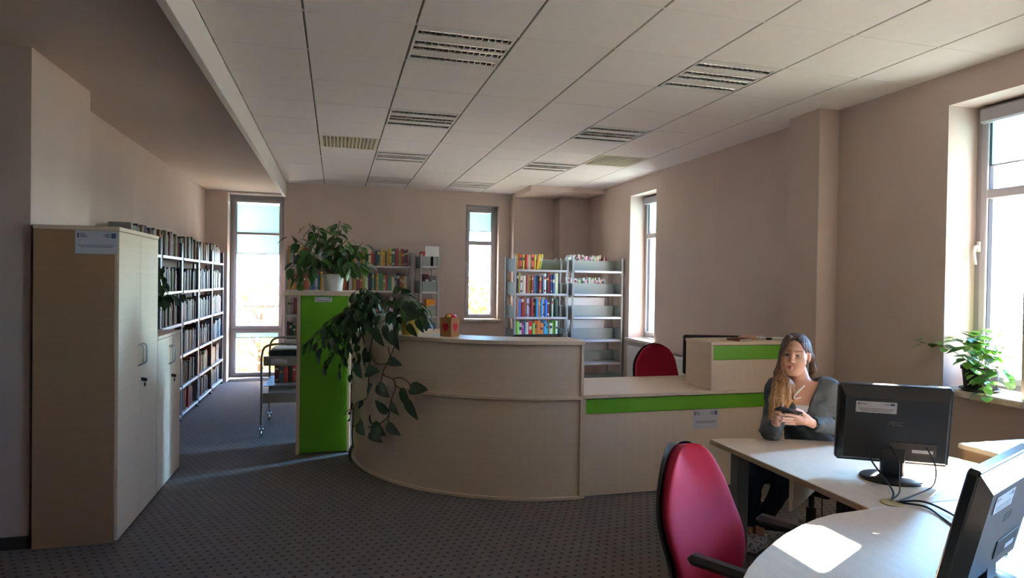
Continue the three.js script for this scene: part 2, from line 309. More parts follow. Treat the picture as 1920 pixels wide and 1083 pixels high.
function vent(i, j, label) {
  const o = thing('air_vent', label, 'air vent', [gx(i) + 0.3, YC, gz(j) - 0.3], 0, 'egg-crate air vents');
  const e = 0.292, mat = new THREE.MeshStandardMaterial({ color: srgb(214, 205, 184), roughness: 0.7 });
  mesh('frame', [bx(-e, e, 0, 0.012, -e, -e + 0.03, 0.002), bx(-e, e, 0, 0.012, e - 0.03, e, 0.002), bx(-e, -e + 0.03, 0, 0.012, -e + 0.03, e - 0.03, 0.002), bx(e - 0.03, e, 0, 0.012, -e + 0.03, e - 0.03, 0.002)], mat, o);
  mesh('backing', bx(-e, e, 0.05, 0.06, -e, e, 0), new THREE.MeshStandardMaterial({ color: srgb(120, 112, 98), roughness: 0.9 }), o);
  const q = e - 0.03, N = 14;
  for (let k = 1; k < N; k++) { const x = -q + 2 * q * k / N; mesh('slat', bx(x - 0.006, x + 0.006, 0.002, 0.03, -q, q, 0), mat, o); }
  const r = []; for (let k = 1; k < N; k++) { const z = -q + 2 * q * k / N; r.push(bx(-q, q, 0.004, 0.028, z - 0.003, z + 0.003, 0)); } mesh('cross_fins', r, mat, o);
}
vent(1, 5, 'yellowish square air vent in the ceiling at left');
vent(6, 5, 'yellowish square air vent in the ceiling at right');
// ---------- printed signs ----------
function signTex(w, h, bg, kind) {
  const c = document.createElement('canvas'); c.width = w; c.height = h; const x = c.getContext('2d');
  x.fillStyle = bg; x.fillRect(0, 0, w, h); const u = w / 100;
  // emblem at left, a flag with a ring of stars at right, small grey lines of print
  x.fillStyle = '#1d2c55'; x.fillRect(5 * u, 0.12 * h, 3.4 * u, 0.2 * h); x.fillStyle = '#a02030'; x.fillRect(5 * u, 0.24 * h, 3.4 * u, 0.07 * h);
  x.fillStyle = '#5b6070'; for (let k = 0; k < 3; k++) x.fillRect(10 * u, (0.13 + 0.065 * k) * h, [13, 16, 20][k] * u, 0.028 * h);
  for (let k = 0; k < 3; k++) x.fillRect((82 - [13, 17, 11][k]) * u, (0.13 + 0.065 * k) * h, [13, 17, 11][k] * u, 0.028 * h);
  x.fillStyle = '#22357f'; x.fillRect(84 * u, 0.11 * h, 10.5 * u, 0.2 * h);
  x.fillStyle = '#e8cf3c'; for (let k = 0; k < 12; k++) { const a = k * Math.PI / 6; x.fillRect(89.2 * u + Math.cos(a) * 2.6 * u - 0.4 * u, 0.21 * h + Math.sin(a) * 2.6 * u - 0.4 * u, 0.8 * u, 0.8 * u); }
  x.fillStyle = '#4a4d55';
  const rows = kind === 'wide' ? [0.62, 0.74, 0.86] : [0.62, 0.69];
  rows.forEach((r, k) => { for (let a = 8 + 3 * k; a < 90 - 3 * k;) { const l = 2 + ((a * 7.3 + k * 5) % 5); x.fillRect(a * u, r * h, l * u, (kind === 'wide' ? 0.05 : 0.026) * h); a += l + 1.2; } });
  const t = new THREE.CanvasTexture(c); t.colorSpace = THREE.SRGBColorSpace; t.needsUpdate = true; return t;
}
const signA = new THREE.MeshStandardMaterial({ map: signTex(512, 300, '#c9c7cf', 'tall'), roughness: 0.55 });
const signB = new THREE.MeshStandardMaterial({ map: signTex(512, 200, '#e2e1e4', 'wide'), roughness: 0.55 });
const signC = new THREE.MeshStandardMaterial({ map: signTex(512, 150, '#d8d6da', 'wide'), roughness: 0.6 });
function sheet(name, w, h, mat, parent, pos, rot = [0, 0, 0]) { // thin card with the print on its front
  const g = new THREE.BoxGeometry(w, h, 0.0012); const m = new THREE.Mesh(g, [M.paper, M.paper, M.paper, M.paper, mat, M.paper]);
  m.name = name; m.position.set(...pos); m.rotation.set(...rot); m.castShadow = m.receiveShadow = true; parent.add(m); return m;
}

// ---------- cabinets at the left ----------
const bowHandle = () => tube([[0, 0, 0], [0.028, 0.012, 0], [0.032, 0.07, 0], [0.028, 0.128, 0], [0, 0.14, 0]], 0.0055, 20, 8);
const lockGeo = () => join([rod([0, 0, 0], [0.012, 0, 0], 0.012, 16), bc(0.022, -0.004, 0.0, 0.022, 0.024, 0.004, 0.001), rod([0.02, -0.034, 0.006], [0.026, -0.034, 0.006], 0.013, 14)]);
{
  const x0 = -1.675, x1 = -1.255, z0 = -5.11, z1 = -4.255, H = 1.87;
  const o = thing('tall_cabinet', 'tall two-door light wood cabinet with a paper sign on its side', 'cabinet', [x0, 0, z0]);
  const w = x1 - x0, d = z1 - z0;
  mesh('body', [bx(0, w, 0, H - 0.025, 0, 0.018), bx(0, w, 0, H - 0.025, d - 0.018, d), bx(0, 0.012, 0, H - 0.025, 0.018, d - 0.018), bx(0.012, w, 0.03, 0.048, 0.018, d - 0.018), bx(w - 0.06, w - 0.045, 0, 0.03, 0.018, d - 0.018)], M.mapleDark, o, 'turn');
  mesh('top_board', bx(-0.002, w + 0.022, H - 0.025, H, -0.002, d + 0.002), M.maple, o, 'box');
  for (const k of [0, 1]) {
    const a = k ? d / 2 + 0.0015 : 0.001, b = k ? d - 0.001 : d / 2 - 0.0015;
    const dr = mesh('door', bx(w + 0.001, w + 0.019, 0.012, H - 0.028, a, b, 0.0015), M.maple, o, 'turn');
    const h = mesh('handle', bowHandle(), M.steel, dr); h.position.set(w + 0.018, 1.0, k ? d / 2 + 0.035 : d / 2 - 0.035);
    if (!k) { const l = mesh('lock', lockGeo(), M.black, dr); l.position.set(w + 0.018, 0.9, d / 2 - 0.045); }
  }
  sheet('paper_sign', 0.222, 0.135, signA, o, [0.322, 1.775, d + 0.0012]);
  const lx0 = -1.69, ld = 0.7, o2 = thing('low_cabinet', 'low two-door light wood cabinet next to the tall one', 'cabinet', [lx0, 0, -5.82]), lw = -1.255 - lx0, LH = 1.145;
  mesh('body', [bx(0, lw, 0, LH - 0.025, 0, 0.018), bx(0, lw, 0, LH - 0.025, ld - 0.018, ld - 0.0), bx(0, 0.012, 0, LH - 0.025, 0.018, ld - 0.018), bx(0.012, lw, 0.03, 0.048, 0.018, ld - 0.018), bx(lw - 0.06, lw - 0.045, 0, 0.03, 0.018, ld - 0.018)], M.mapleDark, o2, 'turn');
  mesh('top_board', bx(-0.002, lw + 0.022, LH - 0.025, LH, -0.002, ld), M.maple, o2, 'box');
  for (const k of [0, 1]) {
    const a = k ? ld / 2 + 0.0015 : 0.001, b = k ? ld - 0.001 : ld / 2 - 0.0015;
    const dr = mesh('door', bx(lw + 0.001, lw + 0.019, 0.012, LH - 0.028, a, b, 0.0015), M.maple, o2, 'turn');
    const h = mesh('handle', bowHandle(), M.steel, dr); h.position.set(lw + 0.018, 0.91, k ? ld / 2 + 0.03 : ld / 2 - 0.03);
    if (!k) { const l = mesh('lock', lockGeo(), M.black, dr); l.position.set(lw + 0.018, 0.81, ld / 2 - 0.06); }
  }
}

// ---------- metal bookcases; books are kept in a list and built at the end ----------
const shelfSpots = []; // {x,y,z,axis,dir,len,depth,hmax,caseName,level,bay,pal,tmin,tmax}
function shelfBay(name, label, o, w, depth, levels, H, opt = {}) { // local: width along +x, front at z=0, back at -depth
  const pr = 0.014;
  for (const x of [0, w]) for (const z of [-0.016, -depth + 0.016]) {
    const p = mesh('post', [bx(x - pr, x + pr, 0.02, H, z - pr, z + pr, 0.004)], opt.postMat || M.post, o);
    mesh('foot', lathe([[0, 0], [0.022, 0], [0.022, 0.012], [0.01, 0.022], [0, 0.022]], 12).translate(x, 0, z), M.black, p);
  }
  for (const y of levels) mesh('shelf', [bx(pr + 0.002, w - pr - 0.002, y - 0.028, y, -depth + 0.004, 0.006, 0.003)], opt.shelfMat || M.shelfWhite, o);
  for (const y of levels) if (opt.side !== false) for (const x of [0, w]) mesh('side_plate', bx(x - 0.003, x + 0.003, y - 0.03, y + (opt.sideH || 0.16), -depth + 0.03, -0.03, 0.001), opt.sideMat || M.shelfGrey, o);
  if (opt.lip) for (const y of levels) mesh('back_stop', bx(pr + 0.004, w - pr - 0.004, y, y + opt.lip, -depth / 2 - 0.003, -depth / 2 + 0.003, 0.001), opt.lipMat || M.shelfGrey, o);
  return o;
}
const LV = [0.07, 0.375, 0.72, 1.075, 1.43, 1.79];
const ord = ['first', 'second', 'third', 'fourth', 'fifth', 'sixth', 'seventh', 'eighth', 'ninth', 'tenth', 'eleventh', 'twelfth', 'thirteenth', 'fourteenth', 'fifteenth', 'sixteenth', 'seventeenth', 'eighteenth', 'nineteenth', 'twentieth', 'twenty-first', 'twenty-second', 'twenty-third', 'twenty-fourth', 'twenty-fifth', 'twenty-sixth'];
const levelName = ['bottom', 'fifth', 'fourth', 'third', 'second', 'top'];
const PAL = {
  mixed: [[160, 40, 45], [176, 160, 130], [50, 84, 130], [60, 104, 80], [190, 140, 60], [48, 46, 52], [130, 60, 50], [130, 46, 60], [190, 176, 150], [36, 96, 110], [58, 70, 66], [140, 110, 84], [90, 40, 44]],
  warm: [[172, 44, 40], [150, 36, 46], [190, 90, 50], [120, 40, 46], [206, 190, 170], [60, 50, 52], [40, 90, 90], [190, 60, 50]],
  pale: [[214, 205, 190], [190, 150, 110], [205, 180, 140], [70, 104, 96], [176, 120, 60], [150, 44, 46], [58, 74, 104], [220, 214, 204]],
  blue: [[40, 110, 176], [36, 90, 150], [60, 132, 196], [30, 70, 120], [70, 140, 190], [200, 196, 186]],
  bright: [[206, 190, 60], [226, 210, 90], [210, 60, 50], [64, 124, 176], [226, 222, 214], [226, 120, 50], [44, 150, 130], [216, 170, 60], [236, 230, 220], [170, 60, 90], [60, 60, 110], [150, 190, 210]],
  yellow: [[214, 190, 50], [226, 205, 80], [220, 196, 60], [206, 186, 74], [222, 200, 96], [180, 160, 60], [200, 60, 50], [236, 120, 110], [205, 195, 180], [90, 84, 60], [150, 140, 80]],
  darkmix: [[30, 28, 32], [46, 30, 32], [70, 100, 140], [190, 60, 66], [226, 222, 220], [180, 160, 60], [40, 70, 110], [110, 30, 36]],
  bluered: [[34, 120, 200], [40, 140, 214], [30, 80, 150], [140, 30, 40], [100, 24, 34], [210, 205, 205], [60, 90, 80], [190, 120, 100]],
  light: [[226, 224, 226], [60, 110, 170], [70, 170, 190], [120, 170, 60], [216, 60, 70], [240, 236, 230], [190, 60, 140], [232, 140, 60], [170, 200, 90]],
  cream: [[228, 224, 214], [214, 206, 196], [236, 232, 226], [196, 186, 176], [150, 60, 80], [206, 200, 190]],
};
{
  const zs = [-10.36, -9.48, -8.6, -7.72, -6.84, -5.96], names = ['farthest bay by the window', 'fourth bay', 'third bay', 'second bay', 'nearest bay'];
  const labs = ['metal bookcase bay of the left wall, farthest, beside the window', 'metal bookcase bay of the left wall, second from the window', 'metal bookcase bay of the left wall, third from the window', 'metal bookcase bay of the left wall just past the cabinets', 'metal bookcase bay of the left wall hidden behind the cabinets'];
  for (let k = 0; k < 5; k++) {
    const o = thing('bookcase', labs[k], 'bookcase', [-1.62, 0, zs[k + 1]], Math.PI / 2, 'metal bookcase bays along the left wall');
    o.position.z = zs[k + 1]; // local +x runs to -z
    shelfBay('bookcase', '', o, zs[k + 1] - zs[k] - 0.03, 0.25, LV, 1.95, { sideMat: M.postDark, postMat: M.postDark });
    const pals = [['mixed', 'warm', 'blue', 'warm', 'mixed', 'mixed'], ['mixed', 'warm', 'mixed', 'mixed', 'mixed', 'pale'], ['warm', 'mixed', 'pale', 'mixed', 'mixed', 'pale'], ['warm', 'mixed', 'mixed', 'mixed', 'pale', 'pale'], ['mixed', 'mixed', 'mixed', 'mixed', 'pale', 'pale']][k];
    for (let l = 0; l < 6; l++) { if (k === 4 && l < 5) continue; shelfSpots.push({ x: -1.64, y: LV[l], z: zs[k + 1] - 0.035, axis: 'z', len: zs[k + 1] - zs[k] - 0.1 - (l < 2 ? rnd(0, 0.1) : 0), hmin: 0.2, hmax: 0.262, dep: 0.19, tmin: 0.035, tmax: 0.078, pal: pals[l], where: `${levelName[l]} shelf, ${['last', 'fourth', 'third', 'second', 'first'][k]} left-wall bay` }); }
  }
}
{ // bookcase on the back wall
  const labs = ['metal bookcase at the back wall behind the tall leafy plant', 'metal bookcase at the back wall behind the trailing plants'];
  const LB = [0.07, 0.36, 0.705, 1.06, 1.42, 1.79];
  for (let k = 0; k < 2; k++) {
    const x0 = -0.7 + 0.915 * k, o = thing('bookcase', labs[k], 'bookcase', [x0, 0, -9.74], 0, 'metal bookcases at the back wall');
    shelfBay('bookcase', '', o, 0.885, 0.25, LB, 2.0, { sideMat: M.post });
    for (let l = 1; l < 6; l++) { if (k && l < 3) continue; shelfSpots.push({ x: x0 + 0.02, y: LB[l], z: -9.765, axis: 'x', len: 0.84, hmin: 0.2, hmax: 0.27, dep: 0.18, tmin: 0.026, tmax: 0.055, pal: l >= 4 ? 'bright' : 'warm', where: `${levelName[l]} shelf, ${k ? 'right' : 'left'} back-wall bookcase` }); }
  }
  const o = thing('bookcase', 'narrow end of a grey metal shelf unit holding boxes', 'bookcase', [1.185, 0, -9.28]);
  shelfBay('bookcase', '', o, 0.25, 0.66, LB, 1.97, { sideMat: M.shelfGrey, sideH: 0.15, shelfMat: M.shelfWhite });
  for (const y of LB) mesh('end_plate', bx(0.02, 0.23, y, y + 0.15, -0.012, -0.006, 0.001), M.shelfGrey, o);
  const small = (name, label, cat, c, x0, x1, y, h, z0, z1) => { const m = thing(name, label, cat, [(x0 + x1) / 2, y, (z0 + z1) / 2]); const w = (x1 - x0) / 2, d = (z1 - z0) / 2; mesh('carton', bx(-w, w, 0, h, -d, d, 0.003), new THREE.MeshStandardMaterial({ color: srgb(...c), roughness: 0.6 }), m); mesh('flap', bx(-w + 0.004, w - 0.004, h, h + 0.002, -d + 0.004, -0.002, 0.0005), new THREE.MeshStandardMaterial({ color: srgb(...c.map((q) => q * 0.85)), roughness: 0.6 }), m); mesh('label', bx(-w * 0.1, w * 0.8, h * 0.3, h * 0.7, d, d + 0.001, 0), M.paper, m); return m; };
  small('card_box', 'orange cardboard box on the narrow shelf unit', 'box', [226, 140, 34], 1.27, 1.4, 1.062, 0.24, -9.55, -9.31);
  small('card_box', 'blue box on the lower level of the narrow shelf unit', 'box', [40, 74, 130], 1.22, 1.4, 0.707, 0.25, -9.55, -9.31);
  small('card_box', 'small red box on top of the narrow shelf unit', 'box', [190, 70, 44], 1.21, 1.27, 1.792, 0.22, -9.72, -9.5);
  small('card_box', 'dark maroon box on the narrow shelf unit', 'box', [70, 28, 44], 1.22, 1.3, 1.422, 0.25, -9.55, -9.31);
  small('card_box', 'grey box with pale label on the narrow shelf unit', 'box', [120, 116, 116], 1.31, 1.41, 1.422, 0.23, -9.55, -9.31);
  const p = thing('notice_sheet', 'white notice sheet standing on top of the narrow shelf unit', 'paper', [1.34, 1.79, -9.285], 0);
  mesh('sheet', bx(-0.1, 0.1, 0.14, 0.29, 0, 0.004, 0.001), M.paper, p); mesh('stand', bx(-0.02, 0.02, 0.0, 0.15, -0.006, -0.001, 0.001), M.post, p);
}
{ // grey double-sided shelves in the right corner
  const LG = [0.16, 0.477, 0.795, 1.112, 1.429, 1.749];
  const labs = ['grey double-sided metal shelf unit full of colourful books', 'grey double-sided metal shelf unit with empty front shelves'];
  for (let k = 0; k < 2; k++) {
    const x0 = k ? 3.12 : 2.3, w = k ? 0.735 : 0.74, o = thing('shelf_unit', labs[k], 'shelves', [x0, 0, -8.2]);
    shelfBay('shelf_unit', '', o, w, 0.5, LG, 1.93, { lip: 0.145, sideMat: M.shelfGrey, sideH: 0.15, shelfMat: M.shelfWhite });
    if (!k) { const P = ['light', 'light', 'light', 'bluered', 'darkmix', 'yellow']; for (let l = 2; l < 6; l++) shelfSpots.push({ x: x0 + 0.03, y: LG[l], z: -8.23, axis: 'x', len: l === 5 ? 0.34 : l === 3 ? 0.62 : 0.6, hmin: l === 5 ? 0.19 : 0.23, hmax: l === 5 ? 0.225 : 0.275, dep: 0.17, tmin: 0.022, tmax: 0.05, pal: P[l], where: `${levelName[l]} shelf, grey unit under the ceiling box`, lean: true }); }
    else for (const l of [1, 2, 3]) { const b = thing('storage_box', `white storage box on the ${levelName[l]} shelf, far side of the emptier grey unit`, 'box', [x0 + 0.03, LG[l], -8.68]); mesh('carton', bx(0, 0.56, 0, 0.255, 0, 0.2, 0.003), M.paper, b); mesh('lid', bx(-0.003, 0.563, 0.225, 0.262, -0.003, 0.203, 0.002), M.paper, b); }
    if (k) for (let l = 4; l < 6; l++) shelfSpots.push({ x: x0 + 0.03, y: LG[l], z: -8.47, axis: 'x', len: 0.6, hmin: 0.19, hmax: 0.235, dep: 0.15, tmin: 0.016, tmax: 0.04, pal: 'cream', where: `${levelName[l]} shelf, far side of the emptier grey unit` });
  }
}

// ---------- green cabinet ----------
{
  const o = thing('green_cabinet', 'tall bright green panelled cabinet with pale edges beside the counter', 'cabinet', [-0.335, 0, -6.5]);
  mesh('side_panel', bx(0, 0.03, 0, 1.43, 0, 0.485), M.maple, o, 'turn'); mesh('side_panel', bx(0.445, 0.47, 0, 1.43, 0, 0.465), M.maple, o, 'turn');
  mesh('front_panel', bx(0.032, 0.443, 0.012, 1.428, 0.458, 0.476, 0.0015), M.green, o); mesh('back_panel', bx(0.03, 0.445, 0, 1.43, 0, 0.018), M.maple, o, 'turn');
  mesh('top_board', bx(-0.12, 0.62, 1.43, 1.47, -0.06, 0.5, 0.003), M.maple, o, 'box');
  sheet('paper_sign', 0.15, 0.045, signC, o, [0.225, 1.395, 0.4772]);
}

// ---------- reception counter: quarter circle ----------
const cc = [1.75, -5.95];
const arc = (r, a0, a1, n = 40) => Array.from({ length: n + 1 }, (_, i) => { const a = a0 + (a1 - a0) * i / n; return [cc[0] - r * Math.cos(a), cc[1] + r * Math.sin(a)]; });
function ring(r0, r1, y0, y1, a0 = 0, a1 = Math.PI / 2, b = 0.0015) { return board([...arc(r1, a0, a1), ...arc(r0, a0, a1).reverse()], y1, y1 - y0, b); }
function ringUV(g, r) { const p = g.attributes.position, uv = g.attributes.uv, n = g.attributes.normal; for (let i = 0; i < p.count; i++) { const dx = p.getX(i) - cc[0], dz = p.getZ(i) - cc[1]; const a = Math.atan2(dz, -dx) * r; Math.abs(n.getY(i)) > 0.7 ? uv.setXY(i, p.getX(i), p.getZ(i)) : uv.setXY(i, p.getY(i), a); } return g; }
{
  const o = thing('reception_counter', 'curved high reception counter clad in pale wood', 'counter');
  const e = Math.PI / 2 - 0.013;
  const put = (name, g) => share(name, ringUV(clean(g), 1.6), M.maple, o);
  put('lower_front', ring(1.572, 1.588, 0.02, 0.728, 0.012, e));
  put('upper_front', ring(1.572, 1.588, 0.752, 1.128, 0.012, e));
  put('ledge', ring(1.4, 1.612, 0.728, 0.752, 0, e));
  put('plinth', ring(1.55, 1.606, 0, 0.022, 0, e));
  put('top_board', ring(1.28, 1.62, 1.128, 1.158, 0, Math.PI / 2, 0.003));
  put('inner_panel', ring(1.3, 1.316, 0.78, 1.128, 0.012, e));
  put('worktop', ring(0.75, 1.4, 0.728, 0.752, 0.02, e));
  mesh('end_panel', bx(1.728, 1.75, 0, 1.128, cc[1] + 0.78, cc[1] + 1.604, 0.002), M.maple, o, 'turn');
  mesh('end_panel', bx(cc[0] - 1.602, cc[0] - 0.78, 0, 1.128, cc[1] - 0.01, cc[1] + 0.012, 0.002), M.maple, o, 'turn');
}
{
  const o = thing('service_desk', 'straight low service desk with green strip and pale front', 'desk', [1.752, 0, -4.35]);
  const L = 1.945;
  mesh('desktop', bx(0, L, 0.735, 0.763, -0.78, 0.012, 0.003), M.maple, o, 'box');
  mesh('front_panel', bx(0.022, L - 0.022, 0.012, 0.735, -0.035, -0.017, 0.0015), M.maple, o, 'box');
  mesh('side_panel', bx(0, 0.022, 0, 0.735, -0.76, -0.003), M.maple, o, 'turn'); mesh('side_panel', bx(L - 0.022, L, 0, 0.735, -0.76, -0.003), M.maple, o, 'turn');
  mesh('green_strip', bx(0.024, L - 0.024, 0.62, 0.728, -0.017, -0.008, 0.001), M.green, o);
  sheet('paper_sign', 0.222, 0.15, signA, o, [1.022, 0.543, -0.016]);
  const h = thing('desk_riser', 'pale wooden riser box with green strip on the low desk', 'desk riser', [2.795, 0.763, -4.34]);
  mesh('side_panel', bx(0, 0.022, 0, 0.35, -0.37, 0), M.maple, h, 'turn'); mesh('side_panel', bx(0.88, 0.902, 0, 0.35, -0.37, 0), M.maple, h, 'turn');
  mesh('front_panel', bx(0.022, 0.88, 0, 0.35, -0.03, -0.012, 0.001), M.maple, h, 'box');
  mesh('back_panel', bx(0.022, 0.88, 0, 0.35, -0.37, -0.355, 0.001), M.maple, h, 'box');
  mesh('top_board', bx(-0.004, 0.906, 0.35, 0.376, -0.375, 0.006, 0.003), M.maple, h, 'box');
  mesh('green_strip', bx(0.024, 0.878, 0.235, 0.345, -0.012, -0.004, 0.001), M.green, h);
  // things on the riser
  const bk = thing('notebook', 'slim brown notebook lying at the riser edge', 'notebook', [3.12, 1.139, -4.45], 0.35);
  mesh('cover', [bx(-0.08, 0.08, 0, 0.003, -0.06, 0.06, 0.001), bx(-0.08, 0.08, 0.013, 0.016, -0.06, 0.06, 0.001), bx(-0.083, -0.078, 0, 0.016, -0.06, 0.06, 0.001)], new THREE.MeshStandardMaterial({ color: srgb(110, 52, 32), roughness: 0.6 }), bk); mesh('pages', bx(-0.077, 0.077, 0.003, 0.013, -0.057, 0.057, 0), M.paper, bk);
  const ap = thing('crumpled_tissue', 'pinkish crumpled paper tissue on the riser', 'tissue', [3.24, 1.139, -4.52]);
  { const g = new THREE.IcosahedronGeometry(0.04, 3), p = g.attributes.position; for (let i = 0; i < p.count; i++) { const q = V(p.getX(i), p.getY(i), p.getZ(i)); const k = 1 + 0.35 * n3(q.x * 40, q.y * 40, q.z * 40); p.setXYZ(i, q.x * k * 2, Math.max(0, (q.y * k + 0.03) * 0.5), q.z * k); } g.computeVertexNormals(); mesh('paper', g, new THREE.MeshStandardMaterial({ color: srgb(222, 180, 160), roughness: 0.9 }), ap); const g2 = g.clone(); g2.scale(0.8, 0.7, 0.9); g2.translate(0.12, 0, -0.02); mesh('paper', g2, M.paper, ap); }
  const pn = thing('marker_pen', 'white marker pen with black cap lying on the riser', 'pen', [3.47, 1.148, -4.47], 0.1);
  mesh('barrel', rod([-0.04, 0, 0], [0.08, 0, 0], 0.0085, 12), M.white, pn); mesh('cap', rod([-0.085, 0, 0], [-0.04, 0, 0], 0.0095, 12), M.black, pn);
}
// flat monitor: local origin at base centre on the desk; back towards +z, screen towards -z
const aoc = (() => { const c = document.createElement('canvas'); c.width = 256; c.height = 96; const x = c.getContext('2d'); x.fillStyle = '#141415'; x.fillRect(0, 0, 256, 96); x.strokeStyle = '#56565a'; x.lineWidth = 14; x.lineJoin = 'round'; x.beginPath(); x.moveTo(18, 84); x.lineTo(70, 16); x.lineTo(84, 16); x.lineTo(84, 84); x.stroke(); x.strokeRect(112, 20, 46, 58); x.beginPath(); x.moveTo(240, 20); x.lineTo(190, 20); x.lineTo(190, 78); x.lineTo(240, 78); x.stroke(); const t = new THREE.CanvasTexture(c); t.colorSpace = THREE.SRGBColorSpace; return t; })();
const aocMat = new THREE.MeshStandardMaterial({ map: aoc, roughness: 0.6 });
const screenOff = new THREE.MeshPhysicalMaterial({ color: srgb(14, 15, 18), roughness: 0.12, clearcoat: 0.3 });
function monitor(label, pos, turn, tilt, opt = {}) {
  const o = thing('computer_monitor', label, 'monitor', pos, turn), W = opt.w || 0.47, Hh = opt.h || 0.345, y0 = opt.y0 || 0.055;
  const sx = opt.rx || 0.125, base = mesh('base', lathe([[0, 0], [1, 0], [1, 0.008], [0.96, 0.014], [0.6, 0.02], [0, 0.024]], 40).scale(sx, 1, sx * 0.86), M.gloss, o);
  mesh('stand', [bx(-0.045, 0.045, 0.015, opt.mount === false ? 0.09 : 0.17, -0.012, 0.022, 0.008)], M.black, o);
  const head = new THREE.Group(); head.name = 'display'; head.position.set(0, y0, -0.02); head.rotation.x = tilt; o.add(head);
  mesh('bezel', slab([[-W / 2, 0.012], [-W / 2 + 0.012, 0], [W / 2 - 0.012, 0], [W / 2, 0.012], [W / 2, Hh - 0.012], [W / 2 - 0.012, Hh], [-W / 2 + 0.012, Hh], [-W / 2, Hh - 0.012]], 0.028, 0.004).translate(0, 0, -0.028), M.gloss, head);
  mesh('screen', bx(-W / 2 + 0.02, W / 2 - 0.02, 0.025, Hh - 0.02, -0.0295, -0.027, 0), screenOff, head);
  // raised back shell with sloping sides
  const b0 = [[-W / 2 + 0.008, 0.01], [W / 2 - 0.008, 0.01], [W / 2 - 0.008, Hh - 0.008], [-W / 2 + 0.008, Hh - 0.008]], b1 = [[-W / 2 + 0.026, 0.03], [W / 2 - 0.026, 0.03], [W / 2 - 0.026, Hh - 0.05], [-W / 2 + 0.026, Hh - 0.05]];
  const pos3 = [], q = (a, b, c, d) => pos3.push(...a, ...b, ...c, ...a, ...c, ...d);
  const A = b0.map(([x, y]) => [x, y, 0]), B = b1.map(([x, y]) => [x, y, 0.034]);
  for (let k = 0; k < 4; k++) { const n = (k + 1) % 4; q(A[k], A[n], B[n], B[k]); }
  q(B[0], B[1], B[2], B[3]);
  const sg = new THREE.BufferGeometry(); sg.setAttribute('position', new THREE.Float32BufferAttribute(pos3, 3)); sg.computeVertexNormals();
  const shell = mesh('back_shell', sg, M.gloss, head);
  const slits = []; for (let k = 0; k < 46; k++) { const x = -W / 2 + 0.05 + k * (W - 0.1) / 45; slits.push(bx(x - 0.0014, x + 0.0014, 0, 0.036, 0.0005, 0.003, 0)); }
  const vents = mesh('vent_ribs', slits, M.black, shell); vents.position.set(0, Hh - 0.052, 0.0325); vents.rotation.x = -0.93; // ribs over the sloping top
  mesh('port_recess', bx(-0.02, W / 2 - 0.06, 0.06, 0.115, 0.034, 0.0365, 0.001), M.portGrey, shell);
  mesh('rating_label', bx(0.07, 0.15, 0.07, 0.085, 0.0365, 0.0372, 0), M.paper, shell);
  if (opt.mount !== false) mesh('neck_mount', bx(-0.05, 0.05, 0.015, 0.085, 0.02, 0.038, 0.006), M.black, head);
  sheet('inventory_sign', 0.158, 0.05, signB, head, [-W / 2 + 0.145, Hh - 0.09, 0.0352]);
  const lg = mesh('logo', new THREE.PlaneGeometry(0.07, 0.026), aocMat, shell); lg.position.set(0.0, Hh * 0.55, 0.0346);
  return o;
}
monitor('black monitor seen from behind with a white sign and silver letters', [2.355, 0.74, -2.25], -0.556, 0.17, { y0: 0.066, w: 0.445, h: 0.355 });
monitor('black monitor cut off by the right edge of the picture', [1.778, 0.74, -1.385], 0.397, 0.22, { y0: 0.036, mount: false });
{
  monitor('black monitor behind the low desk riser', [3.2, 0.763, -4.98], Math.PI - 0.3, 0, { y0: 0.03, w: 0.5, h: 0.345 });
  monitor('black monitor behind the high counter, only its top showing', [1.6, 0.752, -5.05], Math.PI + 0.1, 0, { y0: 0.055, w: 0.43, h: 0.345 });
}
// lamp arm or cable hook by the monitor behind the counter
{ const o = thing('desk_lamp', 'thin pale bendy lamp arm above the counter edge', 'lamp', [1.82, 0.764, -4.98]); mesh('stem', tube([[0, 0, 0], [-0.01, 0.25, 0], [0.0, 0.38, 0], [0.05, 0.44, 0], [0.065, 0.5, 0]], 0.008, 30, 8), M.post, o); mesh('base', lathe([[0, 0], [0.06, 0], [0.06, 0.012], [0.02, 0.02], [0, 0.02]], 20), M.post, o); mesh('head', lathe([[0.011, -0.01], [0.013, 0.04], [0.007, 0.06], [0, 0.062]], 14).translate(0.067, 0.5, 0), M.post, o); }

